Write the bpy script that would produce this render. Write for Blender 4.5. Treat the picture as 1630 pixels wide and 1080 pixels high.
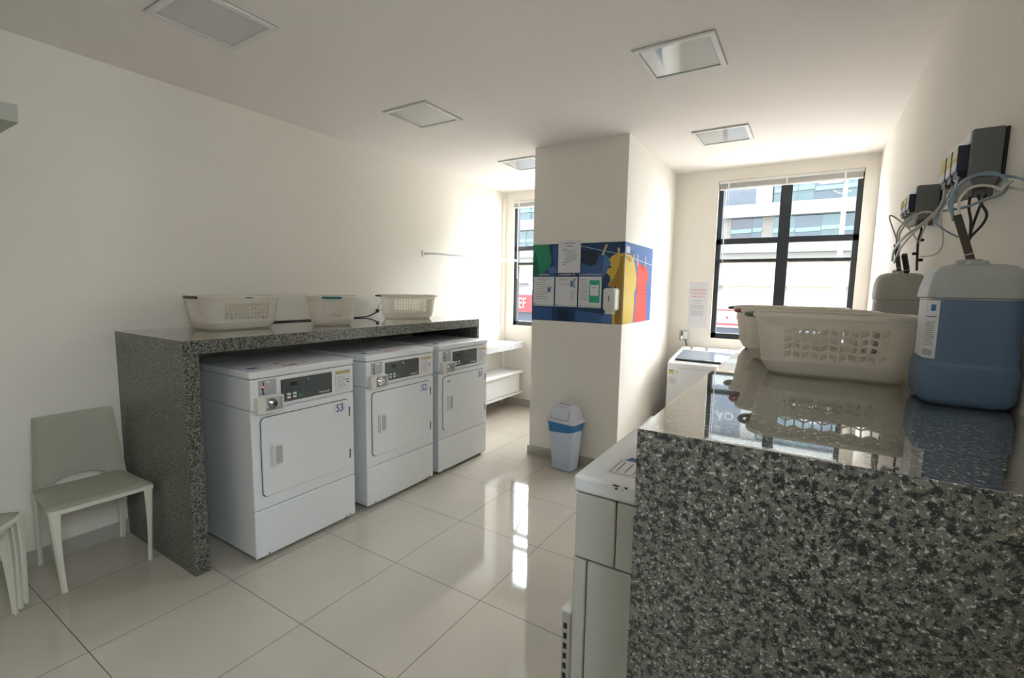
import bpy, bmesh, math, random
from mathutils import Vector, Matrix, Euler

# ------------------------------------------------------------------ scene
S = bpy.context.scene
COL = S.collection
for o in list(bpy.data.objects):
    bpy.data.objects.remove(o)

# camera
cam_d = bpy.data.cameras.new('camera')
cam_d.sensor_width = 36.0
cam_d.lens = 754.2343 / 1630 * 36.0
cam_d.clip_start = 0.02
cam_d.clip_end = 300
cam = bpy.data.objects.new('camera', cam_d)
COL.objects.link(cam)
CR = Vector((0.84632964, 0.53237869, 0.01729368))
CU = Vector((-0.07146917, 0.08132265, 0.99412212))
CF = Vector((-0.52784307, 0.84259098, -0.10687443))
M = Matrix((CR, CU, -CF)).transposed().to_4x4()
M.translation = (3.5203, 0.0, 1.5642)
cam.matrix_world = M
S.camera = cam

# view
S.view_settings.view_transform = 'Standard'
S.view_settings.look = 'None'
S.view_settings.gamma = 1
S.view_settings.use_curve_mapping = False
S.view_settings.exposure = 1.2

SKY_LOW, SKY_HIGH = 3.8, 15.5
# sky: a bright hazy daytime sky
world = bpy.data.worlds.new('sky')
S.world = world
world.use_nodes = True
wn = world.node_tree
bg = wn.nodes['Background']
bg.inputs['Color'].default_value = (0.83, 0.915, 1.0, 1)
# the sky is brightest around the hidden sun, high on the far side of the street
wt = wn.nodes.new('ShaderNodeTexCoord')
wd = wn.nodes.new('ShaderNodeVectorMath'); wd.operation = 'DOT_PRODUCT'
wd.inputs[1].default_value = (0.0, 0.83, 0.56)
wm = wn.nodes.new('ShaderNodeMapRange')
wm.inputs['From Min'].default_value = -0.2; wm.inputs['From Max'].default_value = 0.75
wm.inputs['To Min'].default_value = SKY_LOW; wm.inputs['To Max'].default_value = SKY_HIGH
wn.links.new(wt.outputs['Generated'], wd.inputs[0])
wn.links.new(wd.outputs['Value'], wm.inputs['Value'])
wn.links.new(wm.outputs[0], bg.inputs['Strength'])


def portal(name, x0, x1, z0, z1, y, facing):
    d = bpy.data.lights.new(name, 'AREA')
    d.shape = 'RECTANGLE'
    d.size = x1 - x0
    d.size_y = z1 - z0
    d.cycles.is_portal = True
    o = bpy.data.objects.new(name, d)
    COL.objects.link(o)
    o.location = ((x0 + x1) / 2, y, (z0 + z1) / 2)
    o.rotation_euler = Vector((0, facing, 0)).to_track_quat('-Z', 'Z').to_euler()
    return o


YW = 5.369          # window wall
W = 3.959           # right wall
H = 2.807           # ceiling
YB = -2.4           # wall behind the camera
portal('window_light_right', 2.645, 3.849, 1.078, 2.689, YW + 0.16, -1)
portal('window_light_left', 0.15, 1.349, 1.078, 2.689, YW + 0.16, -1)
RY0, RY1, RZ0, RZ1 = -0.60, 0.45, 1.65, 2.70      # added side window, out of view, for fill light near the camera
p3 = portal('window_light_side', RY0, RY1, RZ0, RZ1, 0, -1)
p3.location = (W + 0.16, (RY0 + RY1) / 2, (RZ0 + RZ1) / 2)
p3.rotation_euler = Vector((-1, 0, 0)).to_track_quat('-Z', 'Z').to_euler()


# ------------------------------------------------------------------ materials
def mat(name, col, rough=0.5, metal=0.0, spec=0.5, **kw):
    m = bpy.data.materials.new(name)
    m.use_nodes = True
    b = m.node_tree.nodes['Principled BSDF']
    b.inputs['Base Color'].default_value = (*col, 1)
    b.inputs['Roughness'].default_value = rough
    b.inputs['Metallic'].default_value = metal
    b.inputs['Specular IOR Level'].default_value = spec
    for k, v in kw.items():
        b.inputs[k.replace('_', ' ')].default_value = v
    return m


def bsdf(m):
    return m.node_tree.nodes['Principled BSDF']


def N(m, t, **kw):
    n = m.node_tree.nodes.new(t)
    for k, v in kw.items():
        setattr(n, k, v)
    return n


def L(m, a, b):
    m.node_tree.links.new(a, b)


def noise_mat(name, c1, c2, scale, rough=0.6, bump=0.0, detail=4, spec=0.4):
    m = mat(name, c1, rough, spec=spec)
    tc = N(m, 'ShaderNodeTexCoord')
    n = N(m, 'ShaderNodeTexNoise')
    n.inputs['Scale'].default_value = scale
    n.inputs['Detail'].default_value = detail
    r = N(m, 'ShaderNodeValToRGB')
    r.color_ramp.elements[0].position = 0.35
    r.color_ramp.elements[1].position = 0.65
    r.color_ramp.elements[0].color = (*c1, 1)
    r.color_ramp.elements[1].color = (*c2, 1)
    L(m, tc.outputs['Object'], n.inputs['Vector'])
    L(m, n.outputs['Fac'], r.inputs['Fac'])
    L(m, r.outputs['Color'], bsdf(m).inputs['Base Color'])
    if bump:
        bp = N(m, 'ShaderNodeBump')
        bp.inputs['Strength'].default_value = bump
        bp.inputs['Distance'].default_value = 0.002
        L(m, n.outputs['Fac'], bp.inputs['Height'])
        L(m, bp.outputs['Normal'], bsdf(m).inputs['Normal'])
    return m


M_wall = noise_mat('wall_paint', (0.90, 0.846, 0.768), (0.91, 0.856, 0.778), 3.0, 0.75, 0.0)
M_ceil = noise_mat('ceiling_paint', (0.92, 0.857, 0.82), (0.93, 0.867, 0.83), 2.0, 0.85)


def floor_material():
    m = mat('polished_porcelain_tiles', (0.5, 0.47, 0.41), 0.07, spec=0.6)
    t = m.node_tree
    geo = N(m, 'ShaderNodeNewGeometry')
    sep = N(m, 'ShaderNodeSeparateXYZ')
    L(m, geo.outputs['Position'], sep.inputs[0])

    def line(out, off, size, half):
        a = N(m, 'ShaderNodeMath', operation='SUBTRACT'); a.inputs[1].default_value = off
        b = N(m, 'ShaderNodeMath', operation='DIVIDE'); b.inputs[1].default_value = size
        c = N(m, 'ShaderNodeMath', operation='FRACT')
        d = N(m, 'ShaderNodeMath', operation='SUBTRACT'); d.inputs[1].default_value = 0.5
        e = N(m, 'ShaderNodeMath', operation='ABSOLUTE')
        f = N(m, 'ShaderNodeMath', operation='GREATER_THAN'); f.inputs[1].default_value = 0.5 - half / size
        L(m, out, a.inputs[0]); L(m, a.outputs[0], b.inputs[0]); L(m, b.outputs[0], c.inputs[0])
        L(m, c.outputs[0], d.inputs[0]); L(m, d.outputs[0], e.inputs[0]); L(m, e.outputs[0], f.inputs[0])
        return f.outputs[0]
    lx = line(sep.outputs['X'], 1.039, 0.5921, 0.0016)
    ly = line(sep.outputs['Y'], 1.221, 0.5921, 0.0016)
    mx = N(m, 'ShaderNodeMath', operation='MAXIMUM')
    L(m, lx, mx.inputs[0]); L(m, ly, mx.inputs[1])
    n = N(m, 'ShaderNodeTexNoise'); n.inputs['Scale'].default_value = 2.2; n.inputs['Detail'].default_value = 6
    L(m, geo.outputs['Position'], n.inputs['Vector'])
    r = N(m, 'ShaderNodeValToRGB')
    r.color_ramp.elements[0].color = (0.53, 0.48, 0.41, 1); r.color_ramp.elements[0].position = 0.3
    r.color_ramp.elements[1].color = (0.575, 0.525, 0.45, 1); r.color_ramp.elements[1].position = 0.7
    L(m, n.outputs['Fac'], r.inputs['Fac'])
    mix = N(m, 'ShaderNodeMix', data_type='RGBA')
    L(m, mx.outputs[0], mix.inputs['Factor'])
    L(m, r.outputs['Color'], mix.inputs['A'])
    mix.inputs['B'].default_value = (0.07, 0.06, 0.05, 1)
    L(m, mix.outputs['Result'], bsdf(m).inputs['Base Color'])
    rm = N(m, 'ShaderNodeMath', operation='MULTIPLY_ADD')
    rm.inputs[1].default_value = 0.5; rm.inputs[2].default_value = 0.05
    L(m, mx.outputs[0], rm.inputs[0])
    L(m, rm.outputs[0], bsdf(m).inputs['Roughness'])
    return m


def granite_material(name='speckled_granite'):
    m = mat(name, (0.4, 0.4, 0.38), 0.04, spec=0.5)
    bsdf(m).inputs['IOR'].default_value = 1.6
    sz = N(m, 'ShaderNodeSeparateXYZ')
    gg = N(m, 'ShaderNodeNewGeometry')
    L(m, gg.outputs['Normal'], sz.inputs[0])
    gt_ = N(m, 'ShaderNodeMath', operation='GREATER_THAN'); gt_.inputs[1].default_value = 0.7
    L(m, sz.outputs['Z'], gt_.inputs[0])
    L(m, gt_.outputs[0], bsdf(m).inputs['Coat Weight'])
    ro = N(m, 'ShaderNodeMath', operation='MULTIPLY_ADD'); ro.inputs[1].default_value = -0.28; ro.inputs[2].default_value = 0.32
    L(m, gt_.outputs[0], ro.inputs[0]); L(m, ro.outputs[0], bsdf(m).inputs['Roughness'])
    bsdf(m).inputs['Coat IOR'].default_value = 1.7
    bsdf(m).inputs['Coat Roughness'].default_value = 0.02
    geo = N(m, 'ShaderNodeNewGeometry')
    P = geo.outputs['Position']

    def nz(scale, detail, rough=0.6, off=0.0):
        mp = N(m, 'ShaderNodeMapping'); mp.inputs['Location'].default_value = (off, off * 1.7, -off)
        L(m, P, mp.inputs['Vector'])
        n = N(m, 'ShaderNodeTexNoise'); n.inputs['Scale'].default_value = scale
        n.inputs['Detail'].default_value = detail; n.inputs['Roughness'].default_value = rough
        L(m, mp.outputs[0], n.inputs['Vector'])
        return n.outputs['Fac']

    def thr(s, lo, hi):
        r = N(m, 'ShaderNodeMapRange'); r.inputs['From Min'].default_value = lo; r.inputs['From Max'].default_value = hi
        L(m, s, r.inputs['Value'])
        return r.outputs[0]

    def mixc(f, a, b):
        x = N(m, 'ShaderNodeMix', data_type='RGBA')
        L(m, f, x.inputs['Factor'])
        for s, v in (('A', a), ('B', b)):
            if isinstance(v, tuple): x.inputs[s].default_value = (*v, 1)
            else: L(m, v, x.inputs[s])
        return x.outputs['Result']
    base = mixc(thr(nz(80, 3), 0.42, 0.58), (0.135, 0.137, 0.108), (0.215, 0.215, 0.175))
    base = mixc(thr(nz(150, 2, 0.5, 3.1), 0.585, 0.64), base, (0.54, 0.54, 0.50))
    base = mixc(thr(nz(105, 4, 0.7, 7.7), 0.505, 0.545), base, (0.018, 0.019, 0.022))
    base = mixc(thr(nz(330, 2, 0.5, 1.3), 0.60, 0.64), base, (0.07, 0.072, 0.075))
    L(m, base, bsdf(m).inputs['Base Color'])
    return m


M_floor = floor_material()
M_granite = granite_material()
M_base = mat('porcelain_baseboard', (0.50, 0.475, 0.42), 0.25)
M_white = mat('white_enamel', (0.87, 0.885, 0.91), 0.28)
M_washer = mat('aged_white_enamel', (0.60, 0.605, 0.56), 0.3)  # white enamel with shade put into its colour, for the washer body
M_offwhite = mat('cream_plastic_trim', (0.80, 0.78, 0.73), 0.4)
M_dgrey = mat('dark_grey_panel', (0.075, 0.09, 0.092), 0.32)
M_dgrey2 = mat('grey_panel_outline', (0.16, 0.18, 0.18), 0.35)
M_black = mat('black', (0.012, 0.012, 0.013), 0.4)
M_seam = mat('shadow_gap_rubber', (0.05, 0.05, 0.05), 0.7)  # near-black outline around the dryer doors
M_chrome = mat('chrome', (0.75, 0.75, 0.77), 0.18, 1.0)
M_steel = mat('brushed_steel', (0.5, 0.5, 0.5), 0.35, 1.0)
M_lgrey = mat('light_grey_plate', (0.48, 0.49, 0.51), 0.4)
M_label = mat('white_label', (0.83, 0.82, 0.85), 0.5)
M_lilac = mat('lilac_sticker', (0.80, 0.80, 0.93), 0.45)
M_ink = mat('dark_ink', (0.02, 0.02, 0.06), 0.6)
M_inkgrey = mat('grey_ink', (0.32, 0.32, 0.33), 0.7)
M_inkblue = mat('blue_ink', (0.07, 0.18, 0.45), 0.6)
M_inkred = mat('red_ink', (0.62, 0.16, 0.13), 0.6)
M_green = mat('green_button', (0.03, 0.33, 0.14), 0.4)
M_led = mat('red_led', (0.9, 0.05, 0.05), 0.4)
bsdf(M_led).inputs['Emission Color'].default_value = (1, 0.05, 0.04, 1)
bsdf(M_led).inputs['Emission Strength'].default_value = 1.5
M_gold = mat('gold_band', (0.55, 0.45, 0.22), 0.4)
M_chair = mat('pale_resin', (0.78, 0.78, 0.66), 0.42)
M_win = mat('charcoal_aluminium', (0.030, 0.036, 0.044), 0.35)
M_winl = mat('beige_aluminium', (0.62, 0.56, 0.47), 0.4)
M_blind = mat('blind_slats', (0.82, 0.80, 0.76), 0.5)
M_paper = mat('paper', (0.76, 0.76, 0.78), 0.6)
M_bin = mat('pale_blue_plastic', (0.62, 0.70, 0.86), 0.35)
M_binlid = mat('grey_lavender_plastic', (0.68, 0.70, 0.79), 0.35)
M_bag = mat('blue_bin_liner', (0.02, 0.19, 0.46), 0.3)
M_navy = mat('navy_plastic', (0.012, 0.022, 0.06), 0.35)
M_boxgrey = noise_mat('grey_textured_box', (0.15, 0.155, 0.155), (0.19, 0.195, 0.195), 400, 0.55, 0.3)
M_yellow = mat('yellow_label', (0.72, 0.55, 0.13), 0.5)
M_paleyel = mat('pale_yellow_label', (0.74, 0.72, 0.50), 0.5)
M_hosew = mat('milky_hose', (0.66, 0.63, 0.54), 0.3)
M_hoseb = mat('pale_blue_hose', (0.26, 0.36, 0.46), 0.3)
M_brown = mat('dark_brown_tube', (0.055, 0.042, 0.032), 0.45)
M_cable = mat('black_cable', (0.012, 0.012, 0.012), 0.5)
M_lidglass = mat('smoked_lid', (0.22, 0.26, 0.32), 0.08, spec=0.8)
M_handgreen = mat('green_grip', (0.02, 0.25, 0.22), 0.45)
M_handdark = mat('dark_grey_grip', (0.11, 0.11, 0.09), 0.45)
M_handred = mat('dark_red_grip', (0.38, 0.05, 0.07), 0.45)
M_handwhite = mat('white_grip', (0.82, 0.82, 0.80), 0.4)
M_laminate = mat('white_laminate', (0.78, 0.78, 0.77), 0.4)
M_marble = noise_mat('pale_grey_granite', (0.48, 0.49, 0.50), (0.66, 0.67, 0.68), 90, 0.2)
M_diff = mat('glossy_diffuser', (0.60, 0.605, 0.61), 0.03, spec=0.5)
bsdf(M_diff).inputs['IOR'].default_value = 2.0
M_lampfr = mat('white_lamp_frame', (0.80, 0.79, 0.77), 0.4)
M_gapshade = mat('lamp_recess', (0.42, 0.40, 0.37), 0.6)  # flat grey standing in for the shade around the lamp frames


def plastic_translucent(name, col, tr=0.35):
    m = mat(name, col, 0.35)
    out = m.node_tree.nodes['Material Output']
    t = N(m, 'ShaderNodeBsdfTranslucent'); t.inputs['Color'].default_value = (*col, 1)
    x = N(m, 'ShaderNodeMixShader'); x.inputs[0].default_value = tr
    L(m, bsdf(m).outputs[0], x.inputs[1]); L(m, t.outputs[0], x.inputs[2])
    L(m, x.outputs[0], out.inputs['Surface'])
    return m


M_basket = plastic_translucent('ivory_basket_plastic', (0.94, 0.90, 0.82), 0.48)
M_jug = plastic_translucent('milky_jug_plastic', (0.60, 0.62, 0.63), 0.25)
M_jugw = plastic_translucent('ivory_jug_plastic', (0.68, 0.65, 0.58), 0.3)
M_liquid = plastic_translucent('blue_softener_in_jug', (0.17, 0.27, 0.43), 0.25)
M_liquidw = plastic_translucent('pale_liquid_in_jug', (0.60, 0.60, 0.57), 0.3)


def glass_material(name, tint, refl):
    m = bpy.data.materials.new(name)
    m.use_nodes = True
    nt = m.node_tree
    nt.nodes.clear()
    out = nt.nodes.new('ShaderNodeOutputMaterial')
    tr = nt.nodes.new('ShaderNodeBsdfTransparent'); tr.inputs['Color'].default_value = (*tint, 1)
    gl = nt.nodes.new('ShaderNodeBsdfGlossy'); gl.inputs['Roughness'].default_value = 0.0
    mx = nt.nodes.new('ShaderNodeMixShader'); mx.inputs[0].default_value = refl
    nt.links.new(tr.outputs[0], mx.inputs[1]); nt.links.new(gl.outputs[0], mx.inputs[2])
    nt.links.new(mx.outputs[0], out.inputs['Surface'])
    return m


M_glass = glass_material('clear_window_glass', (0.95, 0.97, 0.96), 0.04)
M_sash = glass_material('coated_sash_glass', (0.93, 0.88, 0.82), 0.05)


# ------------------------------------------------------------------ mesh helpers
class MB:
    """collects faces with materials and links them as ONE mesh object"""
    def __init__(self):
        self.bm = bmesh.new()
        self.mats = []

    def mi(self, m):
        if m not in self.mats:
            self.mats.append(m)
        return self.mats.index(m)

    def _tag(self, n0, m):
        i = self.mi(m)
        self.bm.faces.ensure_lookup_table()
        for f in self.bm.faces[n0:]:
            f.material_index = i

    def box(self, a, b, m, bev=0.0, seg=2, T=None):
        t = bmesh.new()
        r = bmesh.ops.create_cube(t, size=1)
        c = [(a[i] + b[i]) / 2 for i in range(3)]
        s = [abs(b[i] - a[i]) for i in range(3)]
        for v in t.verts:
            v.co = Vector((v.co[0] * s[0] + c[0], v.co[1] * s[1] + c[1], v.co[2] * s[2] + c[2]))
        if bev > 0:
            bmesh.ops.bevel(t, geom=list(t.edges), offset=min(bev, min(s) * 0.49), segments=seg, profile=0.5, affect='EDGES')
        self.merge(t, m, T)
        return self

    def merge(self, t, m, T=None):
        if T is not None:
            bmesh.ops.transform(t, matrix=T, verts=list(t.verts))
        me = bpy.data.meshes.new('tmp')
        t.to_mesh(me); t.free()
        n0 = len(self.bm.faces)
        self.bm.from_mesh(me)
        bpy.data.meshes.remove(me)
        self._tag(n0, m)

    def poly(self, pts, m):
        n0 = len(self.bm.faces)
        vs = [self.bm.verts.new(p) for p in pts]
        self.bm.faces.new(vs)
        self._tag(n0, m)
        return self

    def prism(self, pts, axis, a, b, m, bev=0.0):
        """pts: 2-D outline in the plane normal to axis, extruded from a to b"""
        t = bmesh.new()

        def P(p, h):
            if axis == 0: return (h, p[0], p[1])
            if axis == 1: return (p[0], h, p[1])
            return (p[0], p[1], h)
        A = [t.verts.new(P(p, a)) for p in pts]
        B = [t.verts.new(P(p, b)) for p in pts]
        n = len(pts)
        t.faces.new(A); t.faces.new(B[::-1])
        for i in range(n):
            t.faces.new((A[i], B[i], B[(i + 1) % n], A[(i + 1) % n]))
        bmesh.ops.recalc_face_normals(t, faces=list(t.faces))
        if bev > 0:
            bmesh.ops.bevel(t, geom=list(t.edges), offset=bev, segments=2, profile=0.5, affect='EDGES')
        self.merge(t, m)
        return self

    def tube(self, pts, r, m, n=10, caps=True, smooth=True):
        pts = [Vector(p) for p in pts]
        if smooth and len(pts) > 2:
            q = []
            for i in range(len(pts) - 1):
                p0 = pts[max(i - 1, 0)]; p1 = pts[i]; p2 = pts[i + 1]; p3 = pts[min(i + 2, len(pts) - 1)]
                for k in range(6):
                    t = k / 6
                    q.append(0.5 * ((2 * p1) + (p2 - p0) * t + (2 * p0 - 5 * p1 + 4 * p2 - p3) * t * t + (3 * p1 - p0 - 3 * p2 + p3) * t ** 3))
            q.append(pts[-1]); pts = q
        t = bmesh.new()
        rings = []
        up = Vector((0.13, 0.31, 0.94)).normalized()
        for i, p in enumerate(pts):
            d = (pts[min(i + 1, len(pts) - 1)] - pts[max(i - 1, 0)])
            if d.length < 1e-9: d = Vector((0, 0, 1))
            d.normalize()
            u = up - d * up.dot(d)
            if u.length < 1e-4: u = Vector((1, 0, 0)) - d * d.x
            u.normalize(); up = u
            v = d.cross(u)
            rr = r[i] if isinstance(r, (list, tuple)) else r
            rings.append([t.verts.new(p + (u * math.cos(a) + v * math.sin(a)) * rr) for a in [2 * math.pi * k / n for k in range(n)]])
        for i in range(len(rings) - 1):
            for k in range(n):
                t.faces.new((rings[i][k], rings[i][(k + 1) % n], rings[i + 1][(k + 1) % n], rings[i + 1][k]))
        if caps:
            t.faces.new(rings[0][::-1]); t.faces.new(rings[-1])
        self.merge(t, m)
        return self

    def cyl(self, p0, p1, r, m, n=20, r2=None):
        self.tube([p0, p1], [r, r if r2 is None else r2], m, n, smooth=False)
        return self

    def loft(self, loops, m, cap0=True, cap1=True):
        """loops of equal-length point lists"""
        t = bmesh.new()
        rs = [[t.verts.new(p) for p in lp] for lp in loops]
        n = len(rs[0])
        for i in range(len(rs) - 1):
            for k in range(n):
                t.faces.new((rs[i][k], rs[i][(k + 1) % n], rs[i + 1][(k + 1) % n], rs[i + 1][k]))
        if cap0: t.faces.new(rs[0][::-1])
        if cap1: t.faces.new(rs[-1])
        bmesh.ops.recalc_face_normals(t, faces=list(t.faces))
        self.merge(t, m)
        return self

    def text(self, s, size, m, T, depth=0.0008, align='CENTER', xs=1.0):
        c = bpy.data.curves.new('txt', 'FONT')
        c.body = s; c.size = size; c.extrude = depth
        c.align_x = align; c.align_y = 'CENTER'; c.resolution_u = 3
        o = bpy.data.objects.new('txt', c)
        COL.objects.link(o)
        bpy.context.view_layer.update()
        dg = bpy.context.evaluated_depsgraph_get()
        me = bpy.data.meshes.new_from_object(o.evaluated_get(dg))
        t = bmesh.new(); t.from_mesh(me)
        bpy.data.objects.remove(o); bpy.data.curves.remove(c); bpy.data.meshes.remove(me)
        bmesh.ops.transform(t, matrix=T @ Matrix.Diagonal((xs, 1, 1, 1)), verts=list(t.verts))
        self.merge(t, m)
        return self

    def build(self, name, parent=None, smooth=True, angle=48):
        me = bpy.data.meshes.new(name)
        self.bm.normal_update()
        self.bm.to_mesh(me); self.bm.free()
        for m in self.mats:
            me.materials.append(m)
        if smooth:
            me.polygons.foreach_set('use_smooth', [True] * len(me.polygons))
            me.set_sharp_from_angle(angle=math.radians(angle))
        o = bpy.data.objects.new(name, me)
        COL.objects.link(o)
        if smooth:
            wn_ = o.modifiers.new('flat_faces', 'WEIGHTED_NORMAL')
            wn_.mode = 'FACE_AREA'; wn_.weight = 100; wn_.keep_sharp = True
        if parent is not None:
            o.parent = parent
        return o


def thing(name, label, cat, loc=(0, 0, 0), rotz=0.0, group=None):
    o = bpy.data.objects.new(name, None)
    COL.objects.link(o)
    o.empty_display_size = 0.1
    o.location = loc
    o.rotation_euler = (0, 0, rotz)
    tag(o, label, cat, group)
    return o


def tag(o, label, cat, group=None):
    o['label'] = label
    o['category'] = cat
    if group: o['group'] = group
    return o


def struct(o):
    o['kind'] = 'structure'
    return o


def copy_tree(o, parent=None, label=None):
    c = o.copy()
    COL.objects.link(c)
    if parent is not None:
        c.parent = parent
    if label:
        c['label'] = label
    for ch in [x for x in bpy.data.objects if x.parent == o]:
        copy_tree(ch, c)
    return c


def rrect(hx, hy, r, z, n=6, cx=0.0, cy=0.0):
    """rounded rectangle loop"""
    out = []
    r = min(r, hx * 0.999, hy * 0.999)
    for (sx, sy, a0) in ((1, 1, 0), (-1, 1, 90), (-1, -1, 180), (1, -1, 270)):
        for k in range(n + 1):
            a = math.radians(a0 + 90 * k / n)
            out.append((cx + sx * (hx - r) + r * math.cos(a), cy + sy * (hy - r) + r * math.sin(a), z))
    return out


# text planes: columns = text x, text y, normal
def TM(origin, ex, ey):
    ex = Vector(ex); ey = Vector(ey); ez = ex.cross(ey)
    m = Matrix((ex, ey, ez)).transposed().to_4x4()
    m.translation = origin
    return m


# ------------------------------------------------------------------ room shell
T_ = 0.16
b = MB(); b.box((-0.2, YB - 0.2, -0.12), (W + 0.2, YW + 0.2, 0), M_floor); struct(b.build('floor'))
b = MB(); b.box((-0.2, YB - 0.2, H), (W + 0.2, YW + 0.2, H + 0.12), M_ceil)
struct(b.build('ceiling'))
b = MB(); b.box((-0.15, YB, 0), (0, YW, H), M_wall); struct(b.build('wall_left'))
b = MB()
b.box((W, YB, 0), (W + 0.15, RY0, H), M_wall)
b.box((W, RY1, 0), (W + 0.15, YW, H), M_wall)
b.box((W, RY0, 0), (W + 0.15, RY1, RZ0), M_wall)
b.box((W, RY0, RZ1), (W + 0.15, RY1, H), M_wall)
bmesh.ops.remove_doubles(b.bm, verts=list(b.bm.verts), dist=1e-5)
struct(b.build('wall_right', smooth=False))
root = bpy.data.objects.new('window_3', None); COL.objects.link(root); struct(root)  # added window, unseen, lets extra daylight into the near end
f = MB()
xa, xb = W + 0.05, W + 0.11
f.box((xa, RY0, RZ0), (xb, RY0 + 0.05, RZ1), M_win); f.box((xa, RY1 - 0.05, RZ0), (xb, RY1, RZ1), M_win)
f.box((xa, RY0, RZ0), (xb, RY1, RZ0 + 0.05), M_win); f.box((xa, RY0, RZ1 - 0.05), (xb, RY1, RZ1), M_win)
f.build('window_frame', root)
g = MB(); g.box((xa + 0.027, RY0 + 0.05, RZ0 + 0.05), (xa + 0.033, RY1 - 0.05, RZ1 - 0.05), M_glass); g.build('window_pane', root)


def wall_with_holes(name, y0, y1, holes, m):
    xs = sorted({-0.15, W + 0.15, *[h[0] for h in holes], *[h[1] for h in holes]})
    zs = sorted({0, H, *[h[2] for h in holes], *[h[3] for h in holes]})
    b = MB()
    for i in range(len(xs) - 1):
        for j in range(len(zs) - 1):
            cx = (xs[i] + xs[i + 1]) / 2; cz = (zs[j] + zs[j + 1]) / 2
            if any(h[0] < cx < h[1] and h[2] < cz < h[3] for h in holes):
                continue
            b.box((xs[i], y0, zs[j]), (xs[i + 1], y1, zs[j + 1]), m)
    bmesh.ops.remove_doubles(b.bm, verts=list(b.bm.verts), dist=1e-5)
    return struct(b.build(name, smooth=False))


HR = (2.638, 3.852, 1.072, 2.690)
HL = (0.150, 1.349, 1.072, 2.690)
wall_with_holes('wall_back', YW, YW + T_, [HR, HL], M_wall)
b = MB(); b.box((-0.15, YB - T_, 0), (W + 0.15, YB, H), M_wall); struct(b.build('wall_front'))

# column block between the two alcoves
PX0, PX1, PY = 1.349, 2.208, 3.806
b = MB(); b.box((PX0, PY, 0), (PX1, YW, H), M_wall); struct(b.build('wall_column'))
# small chase in the far left corner
b = MB(); b.box((0, YW - 0.05, 0), (0.035, YW, H), M_wall); struct(b.build('trim_1'))

bh = 0.085
for nm, a, c in (('baseboard_left', (0, YB, 0), (0.012, YW, bh)),
                 ('baseboard_right', (W - 0.012, YB, 0), (W, YW, bh)),
                 ('baseboard_back', (0.012, YW - 0.012, 0), (W - 0.012, YW, bh)),
                 ('baseboard_front', (0.012, YB, 0), (W - 0.012, YB + 0.012, bh)),
                 ):
    b = MB(); b.box(a, c, M_base); struct(b.build(nm))
b = MB(); t = 0.014
b.box((PX0 - t, PY - t, 0), (PX1 + t, PY, bh), M_base)
b.box((PX0 - t, PY, 0), (PX0, YW - 0.012, bh), M_base)
b.box((PX1, PY, 0), (PX1 + t, YW - 0.012, bh), M_base)
struct(b.build('baseboard_column'))


# ------------------------------------------------------------------ windows
def window(n, h, mull, sash_tilt=50, y=YW):
    x0, x1, z0, z1 = h
    root = bpy.data.objects.new('window_%d' % n, None)
    COL.objects.link(root); root.location = (0, 0, 0); struct(root)
    yf0, yf1 = y + 0.035, y + 0.095
    f = MB()
    jw = 0.045
    f.box((x0, yf0, z0), (x0 + jw, yf1, z1), M_win)
    f.box((x1 - jw, yf0, z0), (x1, yf1, z1), M_win)
    f.box((x0, yf0, z0), (x1, yf1, z0 + 0.056), M_win)
    f.box((x0, yf0, z1 - 0.05), (x1, yf1, z1), M_win)
    mx0, mx1 = mull
    f.box((mx0, yf0 - 0.006, z0), (mx1, yf1, z1), M_win)
    f.box((x0, yf0, 2.055), (x1, yf1, 2.110), M_win)
    f.build('window_frame', root)
    g = MB()
    panes = [(x0 + jw, mx0), (mx1, x1 - jw)]
    ym = (yf0 + yf1) / 2
    for (a, c) in panes:
        g.box((a, ym - 0.003, 2.11), (c, ym + 0.003, z1 - 0.05), M_glass)
        g.box((a, ym - 0.003, 1.9), (c, ym + 0.003, 2.055), M_glass)
    g.build('window_pane', root)
    # hinge rail and outward tilted sash per side
    for (a, c) in panes:
        r = MB(); r.box((a, yf0, 1.875), (c, yf1, 1.9), M_win); r.build('hinge_rail', root)
        ln = 0.74
        th = math.radians(sash_tilt)
        T = Matrix.Translation((0, ym, 1.875)) @ Matrix.Rotation(th, 4, 'X')
        s = MB()
        w = 0.035
        s.box((a + 0.005, -0.012, -ln), (a + 0.005 + w, 0.012, 0), M_winl, T=T)
        s.box((c - 0.005 - w, -0.012, -ln), (c - 0.005, 0.012, 0), M_winl, T=T)
        s.box((a + 0.005 + w, -0.012, -w), (c - 0.005 - w, 0.012, 0), M_winl, T=T)
        s.box((a + 0.005 + w, -0.012, -ln), (c - 0.005 - w, 0.012, -ln + w), M_winl, T=T)
        so = s.build('sash', root)
        g = MB(); g.box((a + 0.005 + w, -0.003, -ln + w), (c - 0.005 - w, 0.003, -w), M_sash, T=T)
        g.build('sash_pane', so)
        # stay arm
        p_in = Vector((a + 0.012, ym, 1.50))
        p_out = T @ Vector((a + 0.012, 0, -0.42))
        k = MB(); k.tube([p_in, p_out], 0.005, M_steel, 8, smooth=False); k.build('stay_arm', so)
    return root


window(1, HR, (3.200, 3.298))
window(2, HL, (0.70, 0.798))


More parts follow.
